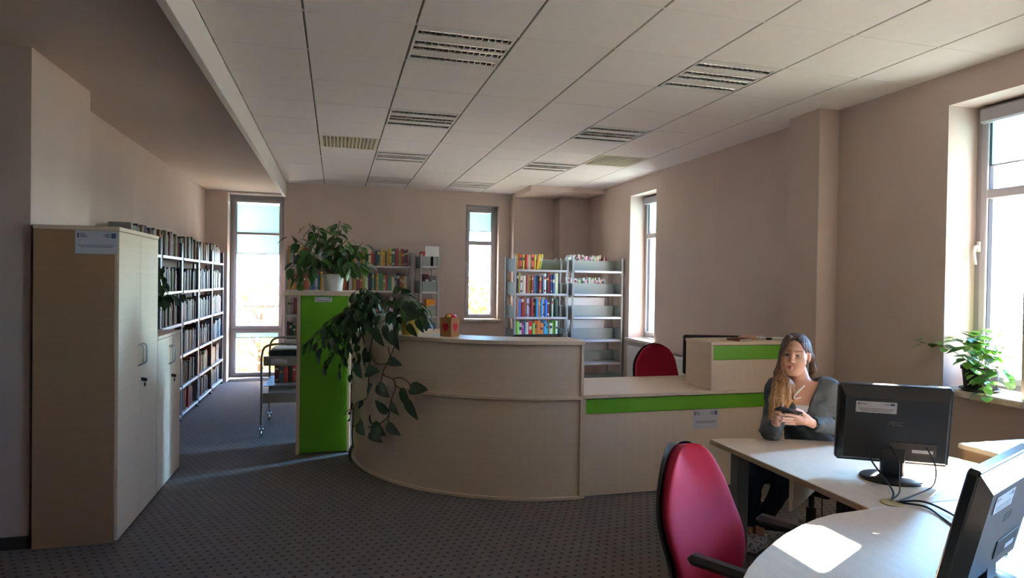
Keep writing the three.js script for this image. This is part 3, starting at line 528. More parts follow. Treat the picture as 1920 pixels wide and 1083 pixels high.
// ---------- office chairs ----------
function roundedPad(w, h, t, belly, top = 0.55, n = 26, m = 26, bow = 0.05) { // upright pad; front at +z
  const outline = (s, tt) => { // s in -1..1 across, tt in 0..1 up -> x,y of a rounded shield
    const wide = (w / 2) * (0.86 + 0.14 * Math.sin(Math.PI * Math.min(1, tt * 1.1 + 0.1)));
    const k = tt < 0.12 ? Math.sqrt(Math.max(0, 1 - Math.pow((0.12 - tt) / 0.12, 2))) * 0.4 + 0.6 : tt > top ? Math.sqrt(Math.max(0, 1 - Math.pow((tt - top) / (1 - top), 2.3))) : 1;
    return [s * wide * k, tt * h];
  };
  const front = [], pos = [], idx = []; const N = n + 1;
  for (const side of [1, -1]) for (let j = 0; j <= m; j++) for (let i = 0; i <= n; i++) {
    const s = -Math.cos(Math.PI * i / n), tt = 0.5 - 0.5 * Math.cos(Math.PI * j / m); const [x, y] = outline(s, tt);
    const ed = Math.min(1, Math.sqrt(Math.max(0, 1 - Math.pow(Math.abs(s), 6))) * Math.sqrt(Math.max(0, 1 - Math.pow(Math.abs(2 * tt - 1), 8))));
    const curve = bow * s * s - belly * Math.exp(-Math.pow((tt - 0.28) / 0.22, 2)) * -1;
    pos.push(x, y, curve + side * t / 2 * ed);
  }
  const off = N * (m + 1);
  for (let j = 0; j < m; j++) for (let i = 0; i < n; i++) { const a = j * N + i; idx.push(a, a + 1, a + N + 1, a, a + N + 1, a + N); const b = off + a; idx.push(b, b + N + 1, b + 1, b, b + N, b + N + 1); }
  let g = new THREE.BufferGeometry(); g.setAttribute('position', new THREE.Float32BufferAttribute(pos, 3)); g.setIndex(idx); g = mergeVertices(g, 1e-5); g.computeVertexNormals();
  const uv = new Float32Array(g.attributes.position.count * 2); for (let i = 0; i < g.attributes.position.count; i++) { uv[2 * i] = g.attributes.position.getX(i); uv[2 * i + 1] = g.attributes.position.getY(i); } g.setAttribute('uv', new THREE.BufferAttribute(uv, 2));
  return g;
}
function officeChair(label, pos, turn, backH = 0.5, tiltBack = 0.12, backTop = 1.0, round = 0.5) { // faces +z
  const o = thing('office_chair', label, 'office chair', pos, turn, 'red office chairs');
  const seat = mesh('seat', roundedPad(0.48, 0.46, 0.07, 0, 0.6, 20, 20, 0.0).rotateX(Math.PI / 2).scale(1, -1, 1).translate(0, 0.455, -0.2), M.red, o);
  { const p = seat.geometry; const ix = p.index; p.computeVertexNormals(); }
  mesh('seat_shell', bc(0, 0.41, 0.03, 0.4, 0.03, 0.38, 0.012), M.black, o);
  const back = new THREE.Group(); back.name = 'backrest'; back.position.set(0, backTop - backH, -0.22); back.rotation.x = -tiltBack; o.add(back);
  mesh('cushion', roundedPad(0.49, backH, 0.06, 0.03, round), M.red, back);
  const sh = mesh('shell', roundedPad(0.505, backH + 0.016, 0.03, 0.03, round).translate(0, -0.008, -0.03), M.black, back);
  mesh('back_bar', tube([[0, 0.12, -0.05], [0, -0.02, -0.07], [0, -0.12, -0.02], [0, -0.13, 0.12]], 0.02, 20, 8), M.black, back);
  for (const s of [-1, 1]) {
    const a = mesh('armrest', [bc(s * 0.26, 0.682, 0.0, 0.058, 0.034, 0.25, 0.015)], M.black, o);
    mesh('arm_support', [tube([[s * 0.26, 0.672, 0.04], [s * 0.285, 0.55, 0.03], [s * 0.27, 0.43, 0.02], [s * 0.18, 0.405, 0.02]], 0.018, 18, 8)], M.black, a);
  }
  mesh('gas_lift', [rod([0, 0.1, 0], [0, 0.26, 0], 0.028, 16), rod([0, 0.26, 0], [0, 0.4, 0], 0.016, 12)], M.black, o);
  for (let k = 0; k < 5; k++) {
    const a = k * Math.PI * 2 / 5 + 0.3, c = Math.cos(a), s = Math.sin(a);
    const sp = mesh('spoke', rod([c * 0.02, 0.115, s * 0.02], [c * 0.29, 0.075, s * 0.29], 0.024, 10, 0.015), M.black, o);
    mesh('caster', [rod([c * 0.29 - s * 0.022, 0.028, s * 0.29 + c * 0.022], [c * 0.29 + s * 0.022, 0.028, s * 0.29 - c * 0.022], 0.028, 18), rod([c * 0.29, 0.03, s * 0.29], [c * 0.29, 0.08, s * 0.29], 0.008, 8)], M.blackMatte, sp);
  }
  return o;
}
officeChair('red office chair with black shell and armrests in the foreground', [1.42, 0, -1.885], Math.atan2(0.5, 0.866), 0.54, 0.2, 0.985);
officeChair('dark red office chair behind the straight low desk', [2.95, 0, -5.28], 0.15, 0.5, 0.03, 1.01, 0.62);
officeChair('red office chair the woman sits on', [2.76, 0, -3.2], -1.15, 0.42, 0.05, 0.9);

// ---------- work desks ----------
{
  const o = thing('work_desk', 'pale work desk with a pointed rounded end in front of the woman', 'desk');
  const outA = [[1.975, -3.066], [2.1, -3.058], [2.288, -3.01], [2.46, -2.945], [2.627, -2.862], [2.78, -2.76], [2.9, -2.64], [2.97, -2.5], [3.0, -2.3], [3.0, -1.97], [1.962, -1.972]];
  mesh('desktop', board(outA, 0.74, 0.027, 0.003), M.maple, o, 'box');
  mesh('edge_band', board([[1.9725, -3.0], [1.9745, -3.0], [1.9635, -2.0], [1.9615, -2.0]], 0.738, 0.023, 0), M.edge, o);
  mesh('leg', [bx(2.06, 2.13, 0.02, 0.713, -3.0, -2.93, 0.006), bx(2.03, 2.16, 0, 0.02, -3.03, -2.9, 0.005)], M.darkGrey, o);
  mesh('leg', [bx(2.44, 2.515, 0.02, 0.713, -2.66, -2.585, 0.006), bx(2.4, 2.55, 0, 0.02, -2.7, -2.55, 0.005)], M.blackMatte, o);
  mesh('leg', [bx(2.88, 2.95, 0.02, 0.713, -2.1, -2.03, 0.006)], M.darkGrey, o);
  mesh('modesty_panel', bx(-0.31, 0.31, 0.5, 0.7, -0.009, 0.009).rotateY(0.62).translate(2.36, 0, -2.76), M.maple, o, 'box');
  mesh('beam', bx(2.3, 2.95, 0.66, 0.712, -2.5, -2.44, 0.004), M.blackMatte, o);
  mesh('grommet', lathe([[0, 0], [0.042, 0], [0.042, 0.003], [0.034, 0.004], [0, 0.003]], 28).translate(2.1, 0.74, -2.0), new THREE.MeshStandardMaterial({ color: srgb(190, 170, 120), roughness: 0.5 }), o);
  const p = thing('work_desk', 'pale work desk with a round end in the foreground, partly sunlit', 'desk');
  const outB = [[1.962, -1.968], [1.782, -1.955], [1.68, -1.928], [1.586, -1.888], [1.47, -1.83], [1.357, -1.76], [1.27, -1.7], [1.192, -1.638], [1.124, -1.572], [1.06, -1.49], [1.02, -1.39], [1.0, -1.26], [1.02, -1.12], [1.08, -1.0], [1.18, -0.92], [1.32, -0.88], [3.0, -0.88], [3.0, -1.968]];
  mesh('desktop', board(outB, 0.74, 0.027, 0.003), M.maple, p, 'box');
  for (const [x, z] of [[1.3, -1.25], [2.88, -1.0], [2.3, -1.2]]) mesh('leg', [bx(x, x + 0.07, 0.02, 0.713, z, z + 0.07, 0.006), bx(x - 0.03, x + 0.1, 0, 0.02, z - 0.03, z + 0.1, 0.005)], M.darkGrey, p);
  mesh('beam', bx(1.37, 2.88, 0.66, 0.712, -1.15, -1.1, 0.004), M.blackMatte, p);
  const s = thing('side_cabinet', 'pale low cabinet top by the right wall behind the monitors', 'cabinet', [3.1, 0, -2.52]);
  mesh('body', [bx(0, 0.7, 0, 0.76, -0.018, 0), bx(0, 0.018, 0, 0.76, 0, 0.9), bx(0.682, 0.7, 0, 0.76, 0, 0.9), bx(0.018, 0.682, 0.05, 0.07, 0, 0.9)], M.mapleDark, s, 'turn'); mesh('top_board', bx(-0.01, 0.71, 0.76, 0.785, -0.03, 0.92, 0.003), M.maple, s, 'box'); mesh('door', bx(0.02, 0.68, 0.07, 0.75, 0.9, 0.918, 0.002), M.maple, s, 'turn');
}
// cables on the desk
const cable = (label, pts, r = 0.0035) => tag(mesh('cable', tube(pts, r, 60, 7), M.cable), label, 'cable', 'black monitor cables');
{
  const y = 0.7445;
  cable('black monitor cable hanging left of the stand into the desk grommet', [[2.27, 0.93, -2.30], [2.25, 0.84, -2.26], [2.24, 0.78, -2.18], [2.19, 0.752, -2.08], [2.11, y, -2.01]], 0.004);
  cable('thin black cable curling close beside the monitor stand', [[2.33, 0.9, -2.24], [2.31, 0.84, -2.17], [2.27, 0.79, -2.13], [2.2, 0.756, -2.06], [2.115, y, -2.015]], 0.003);
  cable('black cable looping down right of the monitor stand', [[2.44, 0.9, -2.155], [2.45, 0.83, -2.12], [2.4, 0.77, -2.08], [2.25, 0.752, -2.03], [2.12, y, -2.0]], 0.003);
  cable('black cable running from the grommet behind the near monitor', [[2.12, y, -1.995], [2.19, y + 0.012, -1.95], [2.2, y + 0.006, -1.85], [2.15, y, -1.72], [2.05, y, -1.52]], 0.004);
  cable('second black cable lying on the desk toward the near monitor', [[2.12, y, -1.99], [2.17, y + 0.004, -1.92], [2.14, y, -1.82], [2.07, y, -1.68], [1.98, y, -1.5]], 0.004);
  cable('thin black wire hanging below the desk in front of the woman', [[2.42, 0.7, -2.72], [2.42, 0.45, -2.73], [2.45, 0.2, -2.75], [2.44, 0.008, -2.8]], 0.003);
}
// ---------- radiator below the far right window ----------
{
  const o = thing('radiator', 'white panel radiator on the right wall behind the low desk', 'radiator', [3.8, 0.15, -7.9]);
  mesh('panel', bx(0, 0.02, 0, 0.6, 0, 1.6, 0.004), M.radiator, o); mesh('panel', bx(0.06, 0.08, 0, 0.6, 0, 1.6, 0.004), M.radiator, o);
  const f = []; for (let k = 0; k < 40; k++) f.push(bx(-0.006, 0, 0.03, 0.57, 0.02 + k * 0.04, 0.04 + k * 0.04, 0.003)); mesh('flutes', f, M.radiator, o);
  const gr = []; for (let k = 0; k < 60; k++) gr.push(bx(0.0, 0.08, 0.6, 0.612, 0.01 + k * 0.0265, 0.02 + k * 0.0265, 0)); mesh('top_grille', gr, M.frame, o);
  mesh('bracket', [bx(0.08, 0.1, 0.1, 0.5, 0.2, 0.24), bx(0.08, 0.1, 0.1, 0.5, 1.36, 1.4)], M.radiator, o); mesh('valve', [rod([0.04, -0.15, -0.04], [0.04, 0.06, -0.04], 0.01), rod([0.04, 0.05, -0.08], [0.04, 0.05, 0], 0.018, 14)], M.white, o);
}
// ---------- book cart ----------
{
  const o = thing('book_cart', 'grey steel book cart on castors beside the green cabinet', 'cart', [-0.70, 0, -7.55]);
  const W = 0.42, L = 0.8;
  for (const z of [0, L]) {
    mesh('frame_tube', tube([[0, 0.1, z], [0, 0.5, z], [0, 0.82, z], [0.025, 0.895, z], [0.09, 0.92, z], [W - 0.09, 0.92, z], [W - 0.025, 0.895, z], [W, 0.82, z], [W, 0.5, z], [W, 0.1, z]], 0.0125, 70, 10), M.cartGrey, o);
    for (const x of [0, W]) mesh('caster', [lathe([[0, -0.012], [0.036, -0.012], [0.04, 0], [0.036, 0.012], [0, 0.012]], 20).rotateZ(Math.PI / 2).translate(x, 0.04, z), bx(x - 0.018, x - 0.013, 0.035, 0.09, z - 0.015, z + 0.015, 0.001), bx(x + 0.013, x + 0.018, 0.035, 0.09, z - 0.015, z + 0.015, 0.001), rod([x, 0.085, z], [x, 0.12, z], 0.014, 10)], M.chrome, o);
  }
  for (const [a, b] of [[0.71, 0.805], [0.34, 0.44]]) mesh('tray', [bx(0.012, W - 0.012, a, a + 0.006, 0.0, L, 0.001), bx(0.012, W - 0.012, a, b, L - 0.004, L + 0.002, 0.001), bx(0.012, W - 0.012, a, b, -0.002, 0.004, 0.001)], M.cartGrey, o);
  mesh('tray', [bx(0.012, W - 0.012, 0.5, 0.506, 0.05, L - 0.05, 0.001)], M.cartGrey, o);
  sheet('paper_sign', 0.15, 0.05, signC, o, [0.16, 0.755, L + 0.003]);
  shelfSpots.push({ x: -0.6, y: 0.512, z: -6.95, axis: 'x', len: 0.3, hmin: 0.15, hmax: 0.185, dep: 0.16, tmin: 0.03, tmax: 0.05, pal: 'darkmix', where: 'middle tray of the book cart' });
  const b = thing('book_stack', 'dark box of leaflets in the top tray of the cart', 'box', [-0.5, 0.717, -7.2]); mesh('case', [bx(-0.15, 0.17, 0, 0.12, -0.16, 0.17, 0.004)], M.blackMatte, b); mesh('leaflets', bx(-0.13, 0.15, 0.12, 0.135, -0.14, 0.15, 0.002), M.paper, b);
}
// ---------- gift box ----------
{
  const o = thing('paper_box', 'small brown paper box with a red heart print on the counter', 'box', [0.84, 1.158, -4.83], 0.75);
  const kraft = new THREE.MeshStandardMaterial({ color: srgb(176, 124, 80), roughness: 0.85 }), w = 0.052, h = 0.145, t = 0.002;
  mesh('carton', [bx(-w, w, 0, t, -w, w, 0), bx(-w, -w + t, 0, h, -w, w, 0), bx(w - t, w, 0, h, -w, w, 0), bx(-w, w, 0, h, -w, -w + t, 0), bx(-w, w, 0, h, w - t, w, 0)], kraft, o);
  const hs = new THREE.Shape(); hs.moveTo(0, -0.034); hs.bezierCurveTo(-0.03, -0.012, -0.034, 0.012, -0.022, 0.028); hs.bezierCurveTo(-0.012, 0.038, -0.002, 0.034, 0, 0.022); hs.bezierCurveTo(0.002, 0.034, 0.012, 0.038, 0.022, 0.028); hs.bezierCurveTo(0.034, 0.012, 0.03, -0.012, 0, -0.034);
  const redP = new THREE.MeshStandardMaterial({ color: srgb(196, 34, 44), roughness: 0.7 }); const hg = new THREE.ExtrudeGeometry(hs, { depth: 0.0006, bevelEnabled: false });
  const h1 = mesh('heart_print', hg.clone(), redP, o); h1.position.set(0, 0.07, w + 0.0002); const h2 = mesh('heart_print', hg.clone(), redP, o); h2.rotation.y = -Math.PI / 2; h2.position.set(-w - 0.0002, 0.07, 0);
  const c = thing('sweet_packet', 'crinkled red sweet packet sticking out of the paper box', 'packet', [0.845, 1.255, -4.83], 0.6);
  const g = new THREE.IcosahedronGeometry(0.042, 4), p = g.attributes.position; for (let i = 0; i < p.count; i++) { const v = V(p.getX(i), p.getY(i), p.getZ(i)); const k = 1 + 0.2 * n3(v.x * 45, v.y * 45, v.z * 45); p.setXYZ(i, v.x * k, v.y * k * 0.75 + 0.045, v.z * k); } g.computeVertexNormals(); mesh('wrapper', g, new THREE.MeshStandardMaterial({ color: srgb(190, 30, 52), roughness: 0.25, metalness: 0.3 }), c);
  const g2 = g.clone(); g2.scale(0.45, 0.45, 0.45); g2.translate(-0.03, 0.035, 0.012); mesh('sweet', g2, new THREE.MeshStandardMaterial({ color: srgb(190, 180, 60), roughness: 0.3 }), c);
}
// ---------- books: every one on the shelves; those that show largest are things of their own ----------
function bookGeo(t, h, d, c, c2) { // spine at z=0 facing +z, thickness along x (0..t), depth to -z
  const gs = []; const cov = 0.0022;
  const hull = [[0, -d], [0, -0.004], [t * 0.12, -0.0008], [t * 0.5, 0.0012], [t * 0.88, -0.0008], [t, -0.004], [t, -d], [t - cov, -d], [t - cov, -0.006], [cov, -0.006], [cov, -d]];
  const s = slab(hull, h, 0); s.rotateX(-Math.PI / 2); s.scale(1, 1, -1); // outline x,z -> extruded up
  const idx = s.attributes.position.count; for (let i = 0; i < idx; i += 3) { for (const a of ['position', 'normal', 'uv']) { const at = s.attributes[a], n = at.itemSize; for (let k = 0; k < n; k++) { const q = at.array[(i + 1) * n + k]; at.array[(i + 1) * n + k] = at.array[(i + 2) * n + k]; at.array[(i + 2) * n + k] = q; } } }
  gs.push(colored(s, c));
  gs.push(colored(bx(cov, t - cov, 0.003, h - 0.004, -d + 0.004, -0.006, 0), srgb(226, 214, 192)));
  if (t > 0.012 && rnd() < 0.55) { const b = rnd(0.55, 0.75) * h; gs.push(colored(bx(t * 0.14, t * 0.86, b, b + h * rnd(0.08, 0.2), -0.004, 0.0016, 0), c2)); if (rnd() < 0.6) gs.push(colored(bx(t * 0.2, t * 0.8, h * 0.08, h * rnd(0.13, 0.2), -0.004, 0.0016, 0), c2)); }
  return mergeGeometries(gs.map((g) => { g.deleteAttribute('uv'); return g; }));
}
function colourName(c) { const [r, g, b] = c, mx = Math.max(r, g, b), mn = Math.min(r, g, b), l = (mx + mn) / 2; if (mx - mn < 26) return l > 190 ? 'white' : l > 120 ? 'grey' : l > 62 ? 'dark grey' : 'black'; const d = l < 75 ? 'dark ' : l > 180 ? 'pale ' : ''; if (r === mx && g > b + 30 && g > r * 0.72) return d + 'yellow'; if (r === mx && g > r * 0.5 && r > 150) return d + (b > 120 ? 'beige' : 'orange'); if (r === mx) return (l > 60 && g > r * 0.5 ? d + 'brown' : d + (b > g + 25 ? 'pink' : 'red')); if (g === mx) return d + (b > r + 20 ? 'teal' : 'green'); return d + (r > g + 20 ? 'purple' : 'blue'); }
const all = [];
for (const s of shelfSpots) {
  let at = 0, n = 0; const pal = PAL[s.pal];
  while (true) {
    const t = rnd(s.tmin, s.tmax); if (at + t > s.len) break;
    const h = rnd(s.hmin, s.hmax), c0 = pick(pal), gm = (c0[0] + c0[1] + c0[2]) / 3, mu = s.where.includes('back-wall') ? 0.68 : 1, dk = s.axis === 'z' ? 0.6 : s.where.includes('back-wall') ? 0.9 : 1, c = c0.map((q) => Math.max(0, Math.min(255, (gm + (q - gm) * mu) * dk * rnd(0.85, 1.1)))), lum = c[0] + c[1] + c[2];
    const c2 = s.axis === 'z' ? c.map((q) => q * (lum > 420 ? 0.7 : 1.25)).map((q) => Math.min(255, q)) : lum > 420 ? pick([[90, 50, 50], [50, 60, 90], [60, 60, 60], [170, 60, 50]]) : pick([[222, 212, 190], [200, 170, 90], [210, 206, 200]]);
    const d = s.dep * rnd(0.85, 1.05), set = rnd(0, 0.02);
    const pos = s.axis === 'x' ? [s.x + at, s.y, s.z - set] : [s.x - set, s.y, s.z - at];
    const lean = s.lean && s.len - at - t < 0.05 && s.pal === 'yellow' ? 0.16 : 0;
    const dist = Math.hypot(pos[0], pos[2]), face = s.axis === 'x' ? 1 : 0.22;
    all.push({ s, n: n++, t, h, d, c, c2, pos, lean, name: colourName(c), area: t * h * face / (dist * dist) * (s.where.includes('left back-wall') ? 0.4 : s.where.includes('far side') ? 0.8 : 1) });
    at += t + (rnd() < 0.06 ? rnd(0.01, 0.03) : 0.0008);
  }
}
all.sort((a, b) => b.area - a.area);
const restGeos = [];
all.forEach((b, k) => {
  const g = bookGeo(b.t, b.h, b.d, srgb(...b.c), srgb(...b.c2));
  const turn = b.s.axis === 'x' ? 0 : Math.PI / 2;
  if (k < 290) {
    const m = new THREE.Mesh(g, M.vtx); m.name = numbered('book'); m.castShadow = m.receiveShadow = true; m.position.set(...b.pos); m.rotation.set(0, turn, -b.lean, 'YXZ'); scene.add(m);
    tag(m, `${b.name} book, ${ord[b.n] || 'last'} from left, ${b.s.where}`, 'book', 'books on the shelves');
  } else { g.rotateY(turn); g.translate(...b.pos); restGeos.push(g); }
});
if (restGeos.length) { const m = new THREE.Mesh(mergeGeometries(restGeos), M.vtx); m.name = 'more_books'; m.castShadow = m.receiveShadow = true; scene.add(m); m.userData = { kind: 'stuff', label: 'remaining small books on the far and shaded shelves', category: 'books' }; }
// ---------- plants ----------
function leafGeo(wide, heart, droop, fold) { // base at origin, length 1 along +z, upper face +y
  const rows = 8, half = 2, pos = [], idx = [];
  for (let j = 0; j <= rows; j++) {
    const t = j / rows; let w = wide * Math.pow(Math.sin(Math.PI * Math.pow(t, heart ? 0.55 : 0.8)), heart ? 0.7 : 0.85); if (j === 0) w = heart ? wide * 0.35 : 0.02; if (j === rows) w = 0.004;
    const zb = heart && j === 0 ? -0.1 : t, y = -droop * t * t;
    for (let i = -half; i <= half; i++) { const s = i / half; pos.push(s * w / 2, y + fold * Math.abs(s) * w, i === 0 ? t : zb + (heart && j === 1 ? -0.04 * Math.abs(s) : 0)); }
  }
  const N = 2 * half + 1; for (let j = 0; j < rows; j++) for (let i = 0; i < N - 1; i++) { const a = j * N + i; idx.push(a, a + N, a + 1, a + 1, a + N, a + N + 1); }
  const g = new THREE.BufferGeometry(); g.setAttribute('position', new THREE.Float32BufferAttribute(pos, 3)); g.setIndex(idx); g.computeVertexNormals(); return g;
}
const LF = { ovate: [leafGeo(0.52, false, 0.2, 0.1), leafGeo(0.46, false, 0.35, 0.14), leafGeo(0.58, false, 0.1, 0.06)], heart: [leafGeo(0.6, true, 0.15, 0.1), leafGeo(0.52, true, 0.28, 0.12), leafGeo(0.44, true, 0.2, 0.16)], round: [leafGeo(0.95, false, 0.1, 0.05), leafGeo(0.85, false, 0.2, 0.07)], slim: [leafGeo(0.36, false, 0.25, 0.12), leafGeo(0.42, false, 0.4, 0.1)] };
const leafMat = (r, g, b, rough = 0.45) => new THREE.MeshPhysicalMaterial({ color: srgb(r, g, b), roughness: rough, transmission: 0.22, thickness: 0, side: THREE.DoubleSide });
const GREENS = [leafMat(46, 92, 34), leafMat(58, 108, 38), leafMat(38, 78, 32), leafMat(76, 122, 46)], BUSHG = [leafMat(36, 72, 32), leafMat(44, 84, 36), leafMat(30, 62, 30)], DARKG = [leafMat(34, 66, 34), leafMat(28, 56, 32), leafMat(42, 76, 38)], LIGHTG = [leafMat(96, 150, 52), leafMat(74, 130, 50), leafMat(60, 112, 52), leafMat(118, 168, 60)];
const stemMat = new THREE.MeshStandardMaterial({ color: srgb(96, 74, 48), roughness: 0.8 }), greenStem = new THREE.MeshStandardMaterial({ color: srgb(84, 104, 54), roughness: 0.7 });
function leaf(parent, pos, dir, size, kinds, mats, up = V(0, 1, 0)) {
  const z = dir.clone().normalize(); let y = up.clone().addScaledVector(z, -up.dot(z)); if (y.lengthSq() < 1e-4) y = V(1, 0, 0).addScaledVector(z, -z.x); y.normalize(); const x = y.clone().cross(z);
  const m = share('leaf', pick(kinds), pick(mats), parent); m.quaternion.setFromRotationMatrix(new THREE.Matrix4().makeBasis(x, y, z)); m.position.copy(pos); m.scale.setScalar(size); return m;
}
function potGeo(r0, r1, h, rim = 0.006) { return lathe([[0, 0], [r0, 0], [r0 + (r1 - r0) * 0.85, h * 0.85], [r1 + rim, h * 0.86], [r1 + rim, h], [r1 - 0.004, h], [r1 - 0.006, h * 0.86], [0, h * 0.86]], 36); }
function branch(parent, a, b, bow, n, size, kinds, mats, opt = {}) { // stem from a to b (local), leaves mostly towards its end
  const A = V(...a), Bv = V(...b), mid = A.clone().lerp(Bv, 0.5).add(V(...bow)), c = new THREE.CatmullRomCurve3([A, mid, Bv]);
  mesh('stem', clean(new THREE.TubeGeometry(c, 14, opt.r || 0.004, 6)), opt.stem || stemMat, parent);
  for (let k = 0; k < n; k++) {
    const t = opt.from !== undefined ? opt.from + (1 - opt.from) * (k + 0.5) / n : 0.35 + 0.65 * (k + 0.5) / n, p = c.getPoint(t), tan = c.getTangent(t), a2 = k * 2.4 + rnd(-0.4, 0.4);
    const side = V(Math.cos(a2), rnd(-0.5, 0.35) + (opt.lift || 0), Math.sin(a2)).addScaledVector(tan, 0.4); if (opt.hang) side.y -= opt.hang;
    side.normalize(); const pet = size * rnd(0.15, 0.45), q = p.clone().addScaledVector(side, pet);
    leaf(parent, q, side.clone().add(V(0, -0.25 - (opt.hang || 0), 0)), size * rnd(0.7, 1.15), kinds, mats, V(rnd(-0.3, 0.3), 1, rnd(-0.3, 0.3)));
  }
}
{ // tall leafy plant in the white pot on the green cabinet
  const o = thing('potted_plant', 'tall bushy green plant in a white pot on the green cabinet', 'plant', [-0.03, 1.471, -6.21]);
  mesh('pot', potGeo(0.085, 0.1, 0.155), M.white, o); mesh('soil', lathe([[0, 0.136], [0.09, 0.136], [0.092, 0.13]], 24), M.soil, o);
  const E2 = [[-0.256, 2.10, 8], [0.03, 2.14, 9], [-0.4, 1.97, 8], [-0.15, 2.0, 11], [0.1, 1.96, 10], [0.24, 1.93, 8], [0.27, 1.76, 7], [-0.34, 1.57, 8], [-0.4, 1.68, 6], [-0.03, 1.82, 11], [0.15, 1.7, 9], [-0.2, 1.78, 11], [-0.3, 1.86, 9], [0.05, 1.74, 9], [0.02, 2.0, 7], [-0.18, 2.08, 8]];
  for (const [x, y, n] of E2) branch(o, [rnd(-0.03, 0.03), 0.135, rnd(-0.03, 0.03)], [x + 0.03, y - 1.471, rnd(-0.16, 0.2)], [rnd(-0.04, 0.04), y < 1.75 ? 0.14 : 0.03, rnd(-0.05, 0.05)], Math.round(n * 1.4), 0.125, LF.ovate, GREENS, { hang: 0.3, from: 0.5 });
}
{ // bushy hanging plant at the left end of the counter
  const o = thing('potted_plant', 'dense dark hanging plant between green cabinet and counter end', 'plant', [0.40, 1.159, -5.40]);
  mesh('pot', potGeo(0.075, 0.095, 0.14), new THREE.MeshStandardMaterial({ color: srgb(214, 208, 200), roughness: 0.4 }), o); mesh('soil', lathe([[0, 0.122], [0.085, 0.122], [0.087, 0.116]], 24), M.soil, o);
  const ends = [[-0.26, 1.04], [-0.02, 1.0], [0.04, 0.96], [-0.08, 1.04], [0.2, 1.24], [-0.22, 1.06], [-0.16, 0.96], [-0.2, 1.0], [-0.1, 0.86], [-0.05, 0.92], [0.02, 0.82], [0.06, 0.9], [-0.12, 1.1], [0.0, 1.08], [-0.05, 1.2], [0.1, 1.18], [0.12, 1.34], [0.04, 1.3], [0.2, 1.42], [0.12, 1.46], [0.3, 1.4], [0.08, 1.02], [0.12, 0.76], [0.16, 1.0], [0.28, 1.3]];
  for (const [x, y] of ends) branch(o, [rnd(-0.03, 0.03), 0.12, rnd(-0.03, 0.03)], [x - 0.40, y - 1.159, rnd(-0.16, 0.12)], [-0.02, 0.14 + 0.1 * Math.max(0, 1.2 - y), 0.02], 17, 0.074, LF.ovate, BUSHG, { hang: 0.5, stem: greenStem, r: 0.003, from: 0.25 });
}
const hangLeaves=[[0.255,0.837,-5.264,0.429,0.909,-4.928],[0.556,0.768,-4.819,0.688,0.793,-4.623],[0.503,0.752,-4.878,0.540,0.612,-4.799],[0.536,0.669,-4.840,0.593,0.542,-4.705],[0.339,0.753,-5.105,0.395,0.690,-4.973],[0.400,0.559,-5.010,0.304,0.637,-5.056],[0.432,0.628,-4.966,0.462,0.565,-4.887],[0.305,0.430,-5.164,0.261,0.507,-5.130],[0.309,0.427,-5.157,0.377,0.385,-5.000],[0.291,0.365,-5.191,0.348,0.331,-4.988],[0.408,0.462,-4.998,0.467,0.416,-4.881],[0.206,0.400,-5.383,0.240,0.322,-5.168],[0.235,0.575,-5.309,0.171,0.529,-5.406],[0.158,0.508,-5.538,0.057,0.368,-5.799],[0.147,0.418,-5.582,0.073,0.273,-5.971],[0.161,0.178,-5.524,0.118,0.059,-5.474],[0.288,0.952,-5.196,0.197,0.981,-5.335],[0.410,0.958,-4.996,0.475,0.953,-4.826],[0.536,1.240,-4.840,0.576,1.174,-4.763],[0.525,1.311,-4.852,0.598,1.328,-4.700],[0.592,1.284,-4.781,0.625,1.201,-4.716],[0.464,1.275,-4.924,0.430,1.165,-4.879],[0.308,1.197,-5.159,0.355,1.041,-5.032],[0.381,1.218,-5.037,0.413,1.066,-4.900],[0.436,1.191,-4.960,0.449,1.054,-4.903],[0.250,1.254,-5.274,0.292,1.100,-5.076],[0.344,1.285,-5.096,0.286,1.177,-5.146],[0.417,1.333,-4.987,0.374,1.253,-4.951],[0.478,1.357,-4.907,0.425,1.274,-4.934],[0.506,1.399,-4.874,0.541,1.345,-4.755],[0.452,1.437,-4.940,0.413,1.363,-4.949],[0.397,1.435,-5.014,0.340,1.373,-5.000],[0.542,1.361,-4.834,0.580,1.396,-4.758],[0.185,0.889,-5.443,0.221,0.706,-5.207],[0.253,1.017,-5.268,0.214,0.864,-5.294],[0.294,0.750,-5.185,0.252,0.673,-5.147],[0.353,1.432,-5.081,0.306,1.481,-5.112],[0.433,1.477,-4.964,0.468,1.520,-4.833],[0.487,1.487,-4.896,0.530,1.501,-4.810]];
